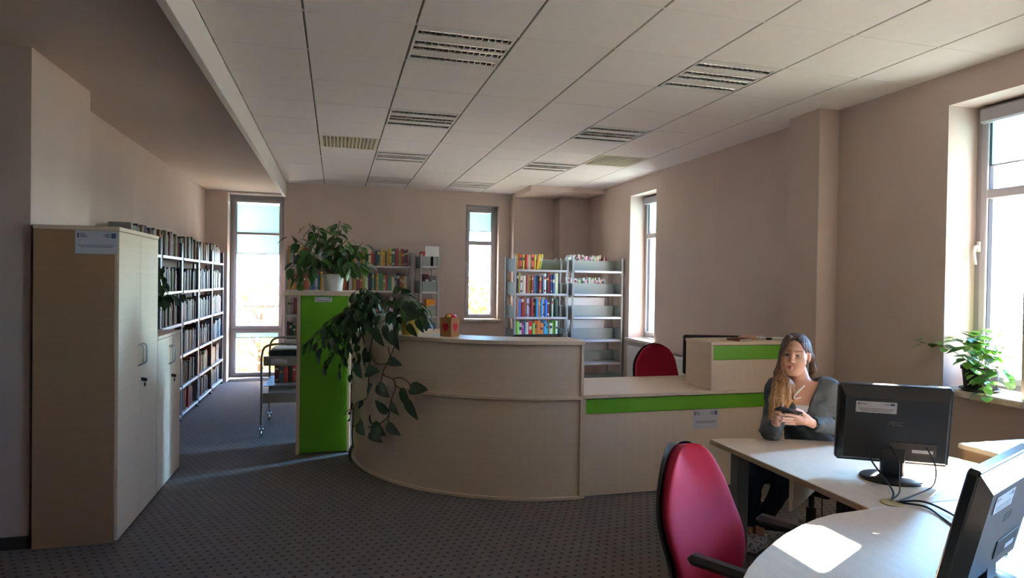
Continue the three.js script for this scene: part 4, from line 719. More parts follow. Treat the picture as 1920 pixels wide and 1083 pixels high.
const hangVines=[[[0.466,1.201,-4.937],[0.446,1.109,-4.964],[0.407,0.972,-5.017],[0.361,0.847,-5.088],[0.435,0.811,-4.979],[0.450,0.761,-4.959],[0.425,0.673,-4.992],[0.408,0.545,-5.015],[0.325,0.429,-5.149],[0.261,0.391,-5.275]],[[0.309,1.217,-5.178],[0.273,1.041,-5.249],[0.263,0.866,-5.269],[0.258,0.670,-5.282],[0.251,0.625,-5.298],[0.162,0.513,-5.559],[0.152,0.368,-5.604],[0.145,0.247,-5.636],[0.158,0.146,-5.576]],[[0.434,0.824,-4.979],[0.485,0.836,-4.914],[0.532,0.811,-4.859],[0.557,0.774,-4.832]],[[0.442,0.771,-4.969],[0.486,0.755,-4.913],[0.508,0.742,-4.887],[0.537,0.666,-4.854]],[[0.395,1.061,-5.035],[0.407,0.955,-5.017],[0.319,0.918,-5.159],[0.289,0.950,-5.216]],[[0.408,0.566,-5.016],[0.402,0.481,-5.025],[0.413,0.456,-5.009]],[[0.317,0.413,-5.162],[0.292,0.361,-5.211]],[[0.159,0.487,-5.574],[0.105,0.377,-5.979],[0.072,0.331,-5.970]],[[0.153,0.323,-5.602],[0.207,0.398,-5.410]],[[0.361,0.847,-5.088],[0.340,0.750,-5.123]],[[0.425,0.673,-4.992],[0.401,0.556,-5.026]]];
{ // yellow pot with the long trailing vines
  const o = thing('potted_plant', 'trailing large-leaved vine in a yellow pot hanging down the counter', 'plant', [0.56, 1.159, -5.02]);
  mesh('pot', potGeo(0.066, 0.085, 0.14, 0.004), new THREE.MeshStandardMaterial({ color: srgb(206, 172, 62), roughness: 0.35 }), o); mesh('soil', lathe([[0, 0.122], [0.076, 0.122], [0.078, 0.116]], 24), M.soil, o);
  const off = V(0.56, 1.159, -5.02);
  for (const v of hangVines) mesh('stem', tube(v.map((p) => V(...p).sub(off)), 0.0045, 40, 6), new THREE.MeshStandardMaterial({ color: srgb(92, 62, 44), roughness: 0.7 }), o);
  for (const [k, stem] of [[0, 0], [1, 1]]) mesh('stem', tube([V(rnd(-0.03, 0.03), 0.12, rnd(-0.03, 0.03)), V(-0.03, 0.2, 0.06), V(...hangVines[stem][0]).sub(off)], 0.0035, 16, 6), greenStem, o);
  for (const h of hangLeaves) { const a = V(h[0], h[1], h[2]).sub(off), b = V(h[3], h[4], h[5]).sub(off), d = b.clone().sub(a); const out = V(h[0] - cc[0], 0.15, h[2] - cc[1]).normalize(); leaf(o, a.addScaledVector(out, 0.015), d, Math.min(0.17, Math.max(0.08, d.length() * 1.05)), LF.heart, DARKG, out.add(V(0, 0.35, 0))); }
  for (const [x, y, z] of [[-0.1, 0.22, 0.06], [0.02, 0.26, 0.03], [0.1, 0.2, 0.05], [-0.17, 0.16, 0.1], [-0.05, 0.3, -0.05], [0.13, 0.12, 0.04], [-0.2, 0.26, 0.0], [-0.12, 0.1, 0.12]]) branch(o, [rnd(-0.03, 0.03), 0.12, rnd(-0.03, 0.03)], [x, y, z], [0, 0.05, 0.01], 4, 0.105, LF.heart, [DARKG[2], GREENS[0], GREENS[2]], { hang: 0.3, stem: greenStem, r: 0.003, from: 0.5 });
}
{ // plant on the right window sill
  const o = thing('potted_plant', 'round-leaved green plant in a black pot on the window sill', 'plant', [3.965, 0.931, -3.13]);
  mesh('saucer', lathe([[0, 0], [0.09, 0], [0.115, 0.014], [0.112, 0.017], [0.088, 0.005], [0, 0.005]], 32), M.blackMatte, o);
  mesh('pot', potGeo(0.085, 0.1, 0.15).translate(0, 0.006, 0), M.blackMatte, o); mesh('soil', lathe([[0, 0.138], [0.09, 0.138], [0.093, 0.13]], 24), M.soil, o);
  const E2 = [[-0.13, 0.24, -0.28, 7], [0.0, 0.34, 0.12, 6], [0.02, 0.33, 0.19, 6], [-0.05, 0.28, 0.02, 9], [-0.08, 0.24, 0.09, 9], [-0.06, 0.22, -0.08, 9], [0.03, 0.3, -0.04, 8], [-0.1, 0.16, 0.0, 8], [-0.12, -0.02, 0.13, 7], [-0.05, 0.1, 0.2, 8], [-0.1, 0.2, 0.16, 8], [0.05, 0.25, 0.14, 7], [-0.09, 0.06, 0.08, 6], [0.0, 0.2, 0.24, 6], [-0.02, 0.27, -0.13, 5]];
  for (const [x, y, z, n] of E2) branch(o, [rnd(-0.03, 0.03), 0.137, rnd(-0.03, 0.03)], [x * 1.1, y > 0.15 ? y * 1.18 : y, z * 1.12], [-0.02, 0.05, 0], n + 3, 0.078, LF.round, LIGHTG, { lift: 0.25, stem: greenStem, r: 0.0028, from: 0.4 });
}
{ // small plant peeking past the tall cabinet
  const o = thing('potted_plant', 'small dark plant peeking out behind the tall cabinet', 'plant', [-1.47, 1.146, -5.36]);
  mesh('pot', potGeo(0.055, 0.07, 0.12), new THREE.MeshStandardMaterial({ color: srgb(120, 70, 50), roughness: 0.7 }), o); mesh('soil', lathe([[0, 0.104], [0.06, 0.104], [0.062, 0.1]], 20), M.soil, o);
  for (const [x, y, z] of [[0.12, 0.5, -0.2], [0.15, 0.38, -0.22], [0.27, 0.31, -0.25], [0.1, 0.3, -0.2], [0.14, 0.44, -0.18], [0.17, 0.28, -0.2]]) branch(o, [0, 0.104, 0], [x + 0.03, y, z], [0, 0.06, 0], 8, 0.095, LF.heart, DARKG, { hang: 0.4, stem: greenStem, r: 0.003, from: 0.5 });
}
// ---------- the seated woman ----------
const J={neck:[2.557,1.017,-3.055],neckT:[2.529,1.094,-3.053],chest:[2.572,0.876,-3.060],waist:[2.680,0.680,-3.131],pelvis:[2.750,0.491,-3.172],shR:[2.433,0.987,-3.099],shL:[2.638,1.005,-2.950],elR:[2.305,0.793,-2.987],wrR:[2.244,0.841,-2.875],elL:[2.650,0.811,-2.872],wrL:[2.445,0.852,-2.835],hipR:[2.689,0.475,-3.189],hipL:[2.817,0.476,-3.154],kneeR:[2.297,0.535,-3.121],ankR:[2.403,0.145,-3.285],heelR:[2.435,0.027,-3.316],toeR:[2.302,0.070,-3.187],kneeL:[2.432,0.522,-3.001],ankL:[2.432,0.161,-3.235],heelL:[2.475,0.047,-3.274],toeL:[2.331,0.072,-3.158],Lpalm:[2.368,0.878,-2.820],Lk1:[2.302,0.908,-2.797],Lk2:[2.308,0.891,-2.811],Lk3:[2.318,0.874,-2.824],Lk4:[2.340,0.856,-2.838],Li2:[2.260,0.916,-2.793],Li3:[2.224,0.919,-2.793],Lm2:[2.259,0.896,-2.804],Lm3:[2.218,0.899,-2.805],Lr2:[2.272,0.878,-2.816],Lr3:[2.233,0.882,-2.816],Lp2:[2.294,0.860,-2.830],Lp3:[2.260,0.864,-2.829],Lt0:[2.393,0.894,-2.819],Lt1:[2.342,0.928,-2.802],Lt2:[2.302,0.941,-2.798],Rpalm:[2.223,0.889,-2.840],Rk1:[2.200,0.922,-2.815],Rk2:[2.192,0.907,-2.822],Rk3:[2.193,0.890,-2.827],Rk4:[2.203,0.871,-2.835],Ri2:[2.196,0.923,-2.785],Ri3:[2.216,0.919,-2.774],Rm2:[2.185,0.907,-2.788],Rm3:[2.206,0.900,-2.777],Rr2:[2.186,0.889,-2.793],Rr3:[2.201,0.882,-2.783],Rp2:[2.199,0.870,-2.805],Rp3:[2.212,0.864,-2.801],Rt0:[2.237,0.890,-2.846],Rt1:[2.231,0.938,-2.827],Rt2:[2.232,0.969,-2.812],ph0:[2.212,0.948,-2.807],ph1:[2.305,0.922,-2.781],h1a:[2.448,1.292,-3.042],h1b:[2.417,1.208,-3.049],h1c:[2.375,1.092,-3.033],h1d:[2.321,0.952,-2.995],h1e:[2.283,0.832,-2.973],h2b:[2.401,1.145,-3.032],h2c:[2.379,1.052,-3.001],h2d:[2.345,0.940,-2.973],h2e:[2.306,0.854,-2.946],h3c:[2.398,1.045,-2.985],h3d:[2.388,0.955,-2.966],h3e:[2.376,0.884,-2.958],h4c:[2.431,1.030,-2.997],h4d:[2.438,0.946,-2.973],h4e:[2.433,0.887,-2.974],h5a:[2.553,1.279,-3.049],h5b:[2.624,1.178,-3.070],h5c:[2.651,1.103,-3.082],h5d:[2.662,1.035,-3.120],head:[2.501,1.195,-3.052],st0:[2.498,1.033,-2.968],st1:[2.424,0.976,-2.956],st2:[2.424,0.964,-2.956],st3:[2.461,0.973,-2.946]};
const seg = (p, a, b) => { const ax = a[0], ay = a[1], az = a[2], dx = b[0] - ax, dy = b[1] - ay, dz = b[2] - az, px = p[0] - ax, py = p[1] - ay, pz = p[2] - az; let t = (px * dx + py * dy + pz * dz) / (dx * dx + dy * dy + dz * dz || 1e-9); t = t < 0 ? 0 : t > 1 ? 1 : t; const x = px - dx * t, y = py - dy * t, z = pz - dz * t; return [Math.sqrt(x * x + y * y + z * z), t]; };
const cap = (p, a, b, r0, r1) => { const [d, t] = seg(p, a, b); return d - (r0 + (r1 - r0) * t); };
const ell = (p, c, r) => { const x = (p[0] - c[0]) / r[0], y = (p[1] - c[1]) / r[1], z = (p[2] - c[2]) / r[2], k = Math.sqrt(x * x + y * y + z * z); return (k - 1) * Math.min(r[0], r[1], r[2]) * (k > 1 ? 1 : 1); };
const smin = (a, b, k) => { const h = Math.max(k - Math.abs(a - b), 0) / k; return Math.min(a, b) - h * h * k * 0.25; };
function surfaceNet(f, lo, hi, cell, colour) {
  const n = [0, 1, 2].map((i) => Math.ceil((hi[i] - lo[i]) / cell) + 1), [nx, ny, nz] = n, val = new Float32Array(nx * ny * nz), at = (i, j, k) => i + nx * (j + ny * k);
  for (let k = 0; k < nz; k++) for (let j = 0; j < ny; j++) for (let i = 0; i < nx; i++) val[at(i, j, k)] = f([lo[0] + i * cell, lo[1] + j * cell, lo[2] + k * cell]);
  const vi = new Int32Array(nx * ny * nz).fill(-1), pos = [], idx = [];
  const E = [[0, 1], [2, 3], [4, 5], [6, 7], [0, 2], [1, 3], [4, 6], [5, 7], [0, 4], [1, 5], [2, 6], [3, 7]];
  for (let k = 0; k < nz - 1; k++) for (let j = 0; j < ny - 1; j++) for (let i = 0; i < nx - 1; i++) {
    const c = []; let m = 0; for (let q = 0; q < 8; q++) { const v = val[at(i + (q & 1), j + ((q >> 1) & 1), k + (q >> 2))]; c.push(v); if (v < 0) m |= 1 << q; }
    if (m === 0 || m === 255) continue;
    let x = 0, y = 0, z = 0, w = 0;
    for (const [a, b] of E) { if ((c[a] < 0) === (c[b] < 0)) continue; const t = c[a] / (c[a] - c[b]); x += (a & 1) + t * ((b & 1) - (a & 1)); y += ((a >> 1) & 1) + t * (((b >> 1) & 1) - ((a >> 1) & 1)); z += (a >> 2) + t * ((b >> 2) - (a >> 2)); w++; }
    vi[at(i, j, k)] = pos.length / 3; pos.push(lo[0] + (i + x / w) * cell, lo[1] + (j + y / w) * cell, lo[2] + (k + z / w) * cell);
  }
  const quad = (a, b, c, d, flip) => { if (a < 0 || b < 0 || c < 0 || d < 0) return; flip ? idx.push(a, c, b, a, d, c) : idx.push(a, b, c, a, c, d); };
  for (let k = 1; k < nz - 1; k++) for (let j = 1; j < ny - 1; j++) for (let i = 1; i < nx - 1; i++) {
    const s = val[at(i, j, k)] < 0;
    if (s !== val[at(i + 1, j, k)] < 0) quad(vi[at(i, j - 1, k - 1)], vi[at(i, j, k - 1)], vi[at(i, j, k)], vi[at(i, j - 1, k)], !s);
    if (s !== val[at(i, j + 1, k)] < 0) quad(vi[at(i - 1, j, k - 1)], vi[at(i - 1, j, k)], vi[at(i, j, k)], vi[at(i, j, k - 1)], !s);
    if (s !== val[at(i, j, k + 1)] < 0) quad(vi[at(i - 1, j - 1, k)], vi[at(i, j - 1, k)], vi[at(i, j, k)], vi[at(i - 1, j, k)], !s);
  }
  const nor = [], col = [], h = cell * 0.4;
  for (let i = 0; i < pos.length; i += 3) {
    const p = [pos[i], pos[i + 1], pos[i + 2]]; const g = [0, 1, 2].map((a) => { const u = p.slice(), v = p.slice(); u[a] += h; v[a] -= h; return f(u) - f(v); }); const l = Math.hypot(...g) || 1; nor.push(g[0] / l, g[1] / l, g[2] / l);
    if (colour) { const c = colour(p); col.push(c.r, c.g, c.b); }
  }
  const g = new THREE.BufferGeometry(); g.setAttribute('position', new THREE.Float32BufferAttribute(pos, 3)); g.setAttribute('normal', new THREE.Float32BufferAttribute(nor, 3)); if (colour) g.setAttribute('color', new THREE.Float32BufferAttribute(col, 3)); g.setIndex(idx); return g;
}
const skinC = srgb(214, 164, 138), lipC = srgb(198, 132, 118), browC = srgb(120, 84, 64), lashC = srgb(40, 28, 24), whiteC = srgb(206, 196, 190), irisC = srgb(70, 62, 50);
// head frame: z = the way the face looks, x = her left
const hz = V(-0.745, 0.02, 0.667).normalize(), hyRaw = V(0.04, 1, 0.03), hx = hyRaw.clone().cross(hz).normalize(), hy = hz.clone().cross(hx).normalize();
const HC = V(...J.head).addScaledVector(hy, 0.0);
const toHead = (p) => { const d = V(p[0], p[1], p[2]).sub(HC); return [d.dot(hx), d.dot(hy), d.dot(hz)]; };
const fromHead = (q) => HC.clone().addScaledVector(hx, q[0]).addScaledVector(hy, q[1]).addScaledVector(hz, q[2]).toArray();
function headF(q) {
  const m = [Math.abs(q[0]), q[1], q[2]];
  let d = ell(q, [0, 0.034, -0.018], [0.0725, 0.082, 0.094]);
  d = smin(d, ell(q, [0, -0.028, 0.016], [0.06, 0.078, 0.07]), 0.03);
  d = smin(d, ell(m, [0.022, -0.078, 0.034], [0.026, 0.03, 0.036]), 0.035);
  d = smin(d, ell(q, [0, -0.1, 0.06], [0.02, 0.014, 0.016]), 0.03);
  d = smin(d, ell(m, [0.04, -0.033, 0.052], [0.024, 0.024, 0.024]), 0.035);
  d = smin(d, cap(m, [0, 0.02, 0.07], [0.042, 0.017, 0.055], 0.012, 0.009), 0.02);
  d = -smin(-d, ell(m, [0.0295, 0.0, 0.088], [0.0165, 0.0095, 0.016]), 0.012);
  d = smin(d, cap(q, [0, 0.006, 0.078], [0, -0.03, 0.098], 0.006, 0.0088), 0.014);
  d = smin(d, ell(m, [0.01, -0.035, 0.088], [0.0075, 0.0065, 0.009]), 0.008);
  d = smin(d, cap(m, [0, -0.0615, 0.0845], [0.021, -0.065, 0.072], 0.0058, 0.003), 0.006);
  d = smin(d, cap(m, [0, -0.0725, 0.0825], [0.018, -0.068, 0.073], 0.0072, 0.003), 0.006);
  const seam = cap(m, [0, -0.0668, 0.092], [0.02, -0.067, 0.078], 0.0016, 0.001); d = -smin(-d, seam, 0.003);
  d = smin(d, ell(m, [0.0745, -0.008, -0.012], [0.0085, 0.03, 0.017]), 0.008);
  d = Math.min(d, Math.hypot(m[0] - 0.0295, m[1] - 0.0005, m[2] - 0.0655) - 0.0135);
  d = smin(d, cap(m, [0.019, 0.0065, 0.0765], [0.042, 0.006, 0.07], 0.0035, 0.003), 0.004);
  d = smin(d, cap(m, [0.02, -0.0085, 0.0755], [0.041, -0.008, 0.069], 0.0028, 0.0024), 0.004);
  return d;
}
function headColour(p) {
  const q = toHead(p), x = Math.abs(q[0]), y = q[1], z = q[2];
  if (z > 0.06 && x < 0.021 - 6 * Math.pow(Math.abs(y + 0.0675), 1.6) && y > -0.077 && y < -0.058 && z > 0.07) return lipC;
  const ed = Math.hypot(x - 0.0295, y - 0.0005, z - 0.0655);
  if (ed < 0.0142 && z > 0.066) { const i = Math.hypot(x - 0.0295 + (q[0] > 0 ? -0.0012 : 0.0012), y); if (i < 0.0028) return lashC; return i < 0.0066 ? irisC : whiteC; }
  if (z > 0.05 && x > 0.015 && x < 0.046 && Math.abs(y - (0.0038 + 0.0 * x)) < 0.0016) return lashC;
  if (z > 0.045 && x > 0.012 && x < 0.052 && Math.abs(y - (0.0215 + 0.004 * Math.sin((x - 0.012) / 0.04 * 2.4))) < 0.0026) return browC;
  return skinC;
}
const j = J, TORSO = (p, e) => {
  let d = cap(p, j.pelvis, j.waist, 0.135 + e, 0.115 + e);
  d = smin(d, cap(p, j.hipR, j.hipL, 0.11 + e, 0.11 + e), 0.05);
  d = smin(d, cap(p, j.waist, j.chest, 0.112 + e, 0.118 + e), 0.05);
  d = smin(d, cap(p, j.shR, j.shL, 0.058 + e, 0.058 + e), 0.06);
  d = smin(d, cap(p, [(j.shR[0] + j.chest[0]) / 2, 0.93, (j.shR[2] + j.chest[2]) / 2], [(j.shL[0] + j.chest[0]) / 2, 0.93, (j.shL[2] + j.chest[2]) / 2], 0.09 + e, 0.09 + e), 0.06);
  d = smin(d, cap(p, bust[0], bust[1], 0.062 + e, 0.062 + e), 0.05);
  return d;
};
const sdir = V(...J.shL).sub(V(...J.shR)).setY(0).normalize(), fdir = V(-sdir.z, 0, sdir.x); // chest faces fdir
const cm = V(...J.shL).add(V(...J.shR)).multiplyScalar(0.5);
const bust = [-1, 1].map((s) => cm.clone().addScaledVector(sdir, s * 0.06).addScaledVector(fdir, 0.075).setY(0.875).toArray());
const ARMS = (p, e, full) => Math.min(smin(cap(p, j.shR, j.elR, 0.05 + e, 0.041 + e), cap(p, j.elR, full ? j.wrR : [j.elR[0] + 0.93 * (j.wrR[0] - j.elR[0]), j.elR[1] + 0.93 * (j.wrR[1] - j.elR[1]), j.elR[2] + 0.93 * (j.wrR[2] - j.elR[2])], 0.04 + e, 0.026 + e), 0.03), smin(cap(p, j.shL, j.elL, 0.05 + e, 0.041 + e), cap(p, j.elL, full ? j.wrL : [j.elL[0] + 0.86 * (j.wrL[0] - j.elL[0]), j.elL[1] + 0.86 * (j.wrL[1] - j.elL[1]), j.elL[2] + 0.86 * (j.wrL[2] - j.elL[2])], 0.04 + e, 0.026 + e), 0.03));
const LEGS = (p, e, low = 1) => { const sh = (k, a) => [k[0] + low * (a[0] - k[0]), k[1] + low * (a[1] - k[1]), k[2] + low * (a[2] - k[2])]; return Math.min(smin(cap(p, j.hipR, j.kneeR, 0.088 + e, 0.058 + e), cap(p, j.kneeR, sh(j.kneeR, j.ankR), 0.056 + e, 0.034 + e), 0.03), smin(cap(p, j.hipL, j.kneeL, 0.088 + e, 0.058 + e), cap(p, j.kneeL, sh(j.kneeL, j.ankL), 0.056 + e, 0.034 + e), 0.03)); };
const NECK = (p) => cap(p, j.neck, fromHead([0, -0.055, -0.02]), 0.052, 0.05);
const FEET = (p, e) => Math.min(smin(cap(p, j.ankR, j.heelR, 0.034 + e, 0.03 + e), cap(p, j.heelR, j.toeR, 0.032 + e, 0.03 + e), 0.02), smin(cap(p, j.ankL, j.heelL, 0.034 + e, 0.03 + e), cap(p, j.heelL, j.toeL, 0.032 + e, 0.03 + e), 0.02));
const FING = (s) => { const k = (n) => J[s + n], R = 0.0082; return [[k('k1'), k('i2'), k('i3')], [k('k2'), k('m2'), k('m3')], [k('k3'), k('r2'), k('r3')], [k('k4'), k('p2'), k('p3')]].map((c, i) => [c, R - (i === 3 ? 0.0012 : 0)]); };
function handF(s) {
  const wr = J['wr' + s], pm = J[s + 'palm'], ks = [1, 2, 3, 4].map((n) => J[s + 'k' + n]), F = FING(s), t = [J[s + 't0'], J[s + 't1'], J[s + 't2']];
  return (p) => {
    let d = cap(p, wr, pm, 0.023, 0.02); for (const k of ks) d = smin(d, cap(p, pm, k, 0.0165, 0.0105), 0.014);
    d = smin(d, cap(p, wr, t[0], 0.018, 0.014), 0.012);
    for (const [c, r] of F) { const f = Math.min(cap(p, c[0], c[1], r + 0.001, r), cap(p, c[1], c[2], r, r - 0.0018)); d = smin(d, f, 0.004); }
    d = smin(d, Math.min(cap(p, t[0], t[1], 0.0115, 0.0092), cap(p, t[1], t[2], 0.0092, 0.0075)), 0.006);
    return d;
  };
}
function boundsOf(pts, m) { const lo = [1e9, 1e9, 1e9], hi = [-1e9, -1e9, -1e9]; for (const p of pts) for (let i = 0; i < 3; i++) { lo[i] = Math.min(lo[i], p[i] - m); hi[i] = Math.max(hi[i], p[i] + m); } return [lo, hi]; }
{
  const o = thing('person', 'seated woman in a dark grey cardigan and jeans holding a phone', 'person');
  const skinM = new THREE.MeshPhysicalMaterial({ color: 0xffffff, vertexColors: true, roughness: 0.5, sheen: 0.2, sheenRoughness: 0.5 });
  const bodyF = (p) => { let d = TORSO(p, -0.012); d = smin(d, ARMS(p, -0.01, true), 0.03); d = smin(d, LEGS(p, -0.014), 0.04); d = smin(d, NECK(p), 0.03); d = Math.min(d, FEET(p, -0.01)); return d; };
  const parts = [surfaceNet(bodyF, [2.1, 0.0, -3.5], [3.0, 1.14, -2.75], 0.011, () => skinC)];
  { // head in its own frame, fine grid
    const g = surfaceNet(headF, [-0.095, -0.13, -0.125], [0.095, 0.13, 0.125], 0.0028), P = g.attributes.position, N = g.attributes.normal, col = [];
    for (let i = 0; i < P.count; i++) { const w = fromHead([P.getX(i), P.getY(i), P.getZ(i)]); const c = headColour(w); col.push(c.r, c.g, c.b); P.setXYZ(i, ...w); const nn = hx.clone().multiplyScalar(N.getX(i)).addScaledVector(hy, N.getY(i)).addScaledVector(hz, N.getZ(i)); N.setXYZ(i, nn.x, nn.y, nn.z); }
    g.setAttribute('color', new THREE.Float32BufferAttribute(col, 3)); parts.push(g);
  }
  const nailC = srgb(52, 24, 44);
  for (const s of ['L', 'R']) {
    const pts = Object.keys(J).filter((k) => new RegExp('^' + s + '(palm|k\\d|[imrpt]\\d)$').test(k)).map((k) => J[k]).concat([J['wr' + s]]), [lo, hi] = boundsOf(pts, 0.032);
    const tips = ['i3', 'm3', 'r3', 'p3', 't2'].map((k) => J[s + k]);
    parts.push(surfaceNet(handF(s), lo, hi, 0.0026, (p) => { for (const t of tips) { const d = Math.hypot(p[0] - t[0], p[1] - t[1] - 0.005, p[2] - t[2] - 0.003); if (d < 0.0052) return nailC; } return skinC; }));
  }
  const body = new THREE.Mesh(mergeGeometries(parts), skinM); body.name = 'body'; body.castShadow = body.receiveShadow = true; o.add(body);
  const knit = new THREE.MeshPhysicalMaterial({ color: srgb(82, 88, 90), roughness: 0.95, sheen: 0.3, sheenRoughness: 0.6, bumpMap: fabricBump, bumpScale: 0.0003 });
  const folds = (p, a) => a * (n3(p[0] * 9, p[1] * 14, p[2] * 9) + 0.5 * n3(p[0] * 22, p[1] * 26, p[2] * 22));
  const cardF = (p) => {
    let d = TORSO(p, 0.008); d = smin(d, ARMS(p, 0.012, false), 0.045); d += folds(p, 0.004);
    const r = V(p[0], p[1], p[2]).sub(cm), l = r.dot(sdir), f = r.dot(fdir), y = p[1];
    const w = Math.max(0, (y - 0.845) * 0.42); const cut = Math.max(Math.abs(l + 0.008) - w, -(f + 0.015)); d = Math.max(d, -cut);
    d = Math.max(d, cap(p, [cm.x, 1.0, cm.z], [cm.x, 1.3, cm.z], 0.058, 0.058) * -1);
    return Math.max(d, 0.47 - y);
  };
  const put = (name, g, m) => { const q = new THREE.Mesh(g, m); q.name = name; q.castShadow = q.receiveShadow = true; o.add(q); return q; };
  const cg = surfaceNet(cardF, [2.1, 0.42, -3.5], [3.02, 1.14, -2.75], 0.008); { const P = cg.attributes.position, uv = new Float32Array(P.count * 2); for (let i = 0; i < P.count; i++) { uv[2 * i] = P.getX(i) + P.getZ(i); uv[2 * i + 1] = P.getY(i); } cg.setAttribute('uv', new THREE.BufferAttribute(uv, 2)); }
  put('cardigan', cg, knit).userData.label = 'dark grey knitted cardigan';
  put('camisole', surfaceNet((p) => Math.max(TORSO(p, 0.001), p[1] - 0.925 - 0.06 * Math.abs(V(p[0], 0, p[2]).sub(V(cm.x, 0, cm.z)).dot(sdir))), [2.3, 0.6, -3.3], [2.95, 0.98, -2.85], 0.01), new THREE.MeshStandardMaterial({ color: srgb(222, 218, 214), roughness: 0.8 })).userData.label = 'white camisole';
  mesh('strap', [tube([J.st0, J.st1, J.st2, J.st3], 0.0042, 20, 6)], new THREE.MeshStandardMaterial({ color: srgb(228, 222, 214), roughness: 0.6 }), o).userData.label = 'white strap';
  put('jeans', surfaceNet((p) => Math.max(Math.min(smin(LEGS(p, 0.004, 0.9), cap(p, j.hipR, j.hipL, 0.112, 0.112), 0.05)) + folds(p, 0.003), p[1] - 0.6), [2.15, 0.1, -3.45], [3.0, 0.66, -2.8], 0.01), new THREE.MeshStandardMaterial({ color: srgb(34, 44, 66), roughness: 0.9 })).userData.label = 'dark blue jeans';
  put('shoes', surfaceNet((p) => Math.max(FEET(p, 0.004), p[1] - 0.1, -p[1] + 0.002), [2.2, 0, -3.4], [2.55, 0.14, -3.05], 0.006, (p) => n3(p[0] * 30, p[1] * 30, p[2] * 30) > 0.45 ? srgb(40, 44, 70) : srgb(206, 210, 220)), M.vtx).userData.label = 'pale patterned trainers';
  // watch on her left wrist
  { const w = V(...J.wrL).lerp(V(...J.elL), 0.06), ax = V(...J.elL).sub(V(...J.wrL)).normalize(), q = new THREE.Quaternion().setFromUnitVectors(V(0, 0, 1), ax);
    const band = mesh('watch', [new THREE.TorusGeometry(0.0285, 0.006, 8, 30).scale(1, 1, 1.7), new THREE.CylinderGeometry(0.017, 0.017, 0.008, 20).translate(0, 0.033, 0).rotateZ(0.9)], M.black, o); band.position.copy(w); band.quaternion.copy(q); }
  // hair: cap with a face opening, and long strands dyed lighter towards the ends
  const dark = srgb(72, 48, 36), mid = srgb(116, 80, 52), fair = srgb(192, 146, 90);
  const chains = [[['h1a', 'h1b', 'h1c', 'h1d', 'h1e'], [0.013, 0.013, 0.02, 0.022, 0.01]], [['h1a', 'h2b', 'h2c', 'h2d', 'h2e'], [0.012, 0.011, 0.02, 0.022, 0.008]], [['h1b', 'h3c', 'h3d', 'h3e'], [0.016, 0.022, 0.02, 0.006]], [['h2b', 'h4c', 'h4d', 'h4e'], [0.01, 0.018, 0.018, 0.006]], [['h5a', 'h5b', 'h5c', 'h5d'], [0.016, 0.017, 0.018, 0.012]]];
  const hairF = (p) => {
    const q = toHead(p); let d = ell(q, [0, 0.034, -0.022], [0.08, 0.088, 0.102]);
    d = smin(d, cap(q, [0, -0.02, -0.06], [0, -0.12, -0.06], 0.07, 0.055), 0.05);
    d = Math.max(d, -ell(q, [0, -0.018, 0.085], [0.066, 0.104, 0.085])); d = Math.max(d, -ell([Math.abs(q[0]), q[1], q[2]], [0.085, -0.02, 0.022], [0.03, 0.05, 0.038]));
    for (const [c, r] of chains) for (let k = 0; k < c.length - 1; k++) d = smin(d, cap(p, J[c[k]], J[c[k + 1]], r[k], r[k + 1]), 0.016);
    d = Math.max(d, -ell(q, [0.006, -0.03, 0.1], [0.056, 0.1, 0.085]));
    const part = Math.abs(q[0] - 0.004) - 0.0012; if (q[2] > -0.05 && q[1] > 0.05) d = Math.max(d, -Math.max(part, 0.006 - (0.012 - Math.abs(d)) * 1));
    return d + 0.0016 * n3(q[0] * 150 + p[1] * 6, p[1] * 5, q[2] * 150);
  };
  const hairC = (p) => { const q = toHead(p), s = 0.5 + 0.5 * n3(q[0] * 120 + 3, p[1] * 4, q[2] * 120), t = Math.min(1, Math.max(0, (1.2 - p[1]) / 0.3 + 0.3 * (s - 0.5))); const c = dark.clone().lerp(mid, Math.min(1, t * 2)).lerp(fair, Math.max(0, t * 2 - 0.7) / 1.3 * (0.5 + 0.6 * s)); return c; };
  put('hair', surfaceNet(hairF, [2.18, 0.72, -3.3], [2.72, 1.34, -2.86], 0.0045, hairC), new THREE.MeshPhysicalMaterial({ color: 0xffffff, vertexColors: true, roughness: 0.62 })).userData.label = 'long brown hair with blonde ends';
  // phone in her hands
  const a = V(...J.ph0), b = V(...J.ph1), dx = b.clone().sub(a).normalize(), up = V(0.25, 0.9, -0.35).normalize(), dz = dx.clone().cross(up).normalize(), uy = dz.clone().cross(dx), ph = thing('phone', 'black smartphone held in both hands by the woman', 'phone', a.clone().lerp(b, 0.5).toArray());
  ph.quaternion.setFromRotationMatrix(new THREE.Matrix4().makeBasis(dx, uy, dz));
  mesh('case', bx(-0.062, 0.062, -0.004, 0.004, -0.033, 0.033, 0.003), M.black, ph); mesh('screen', bx(-0.055, 0.055, 0.004, 0.0046, -0.03, 0.03, 0), screenOff, ph);
}
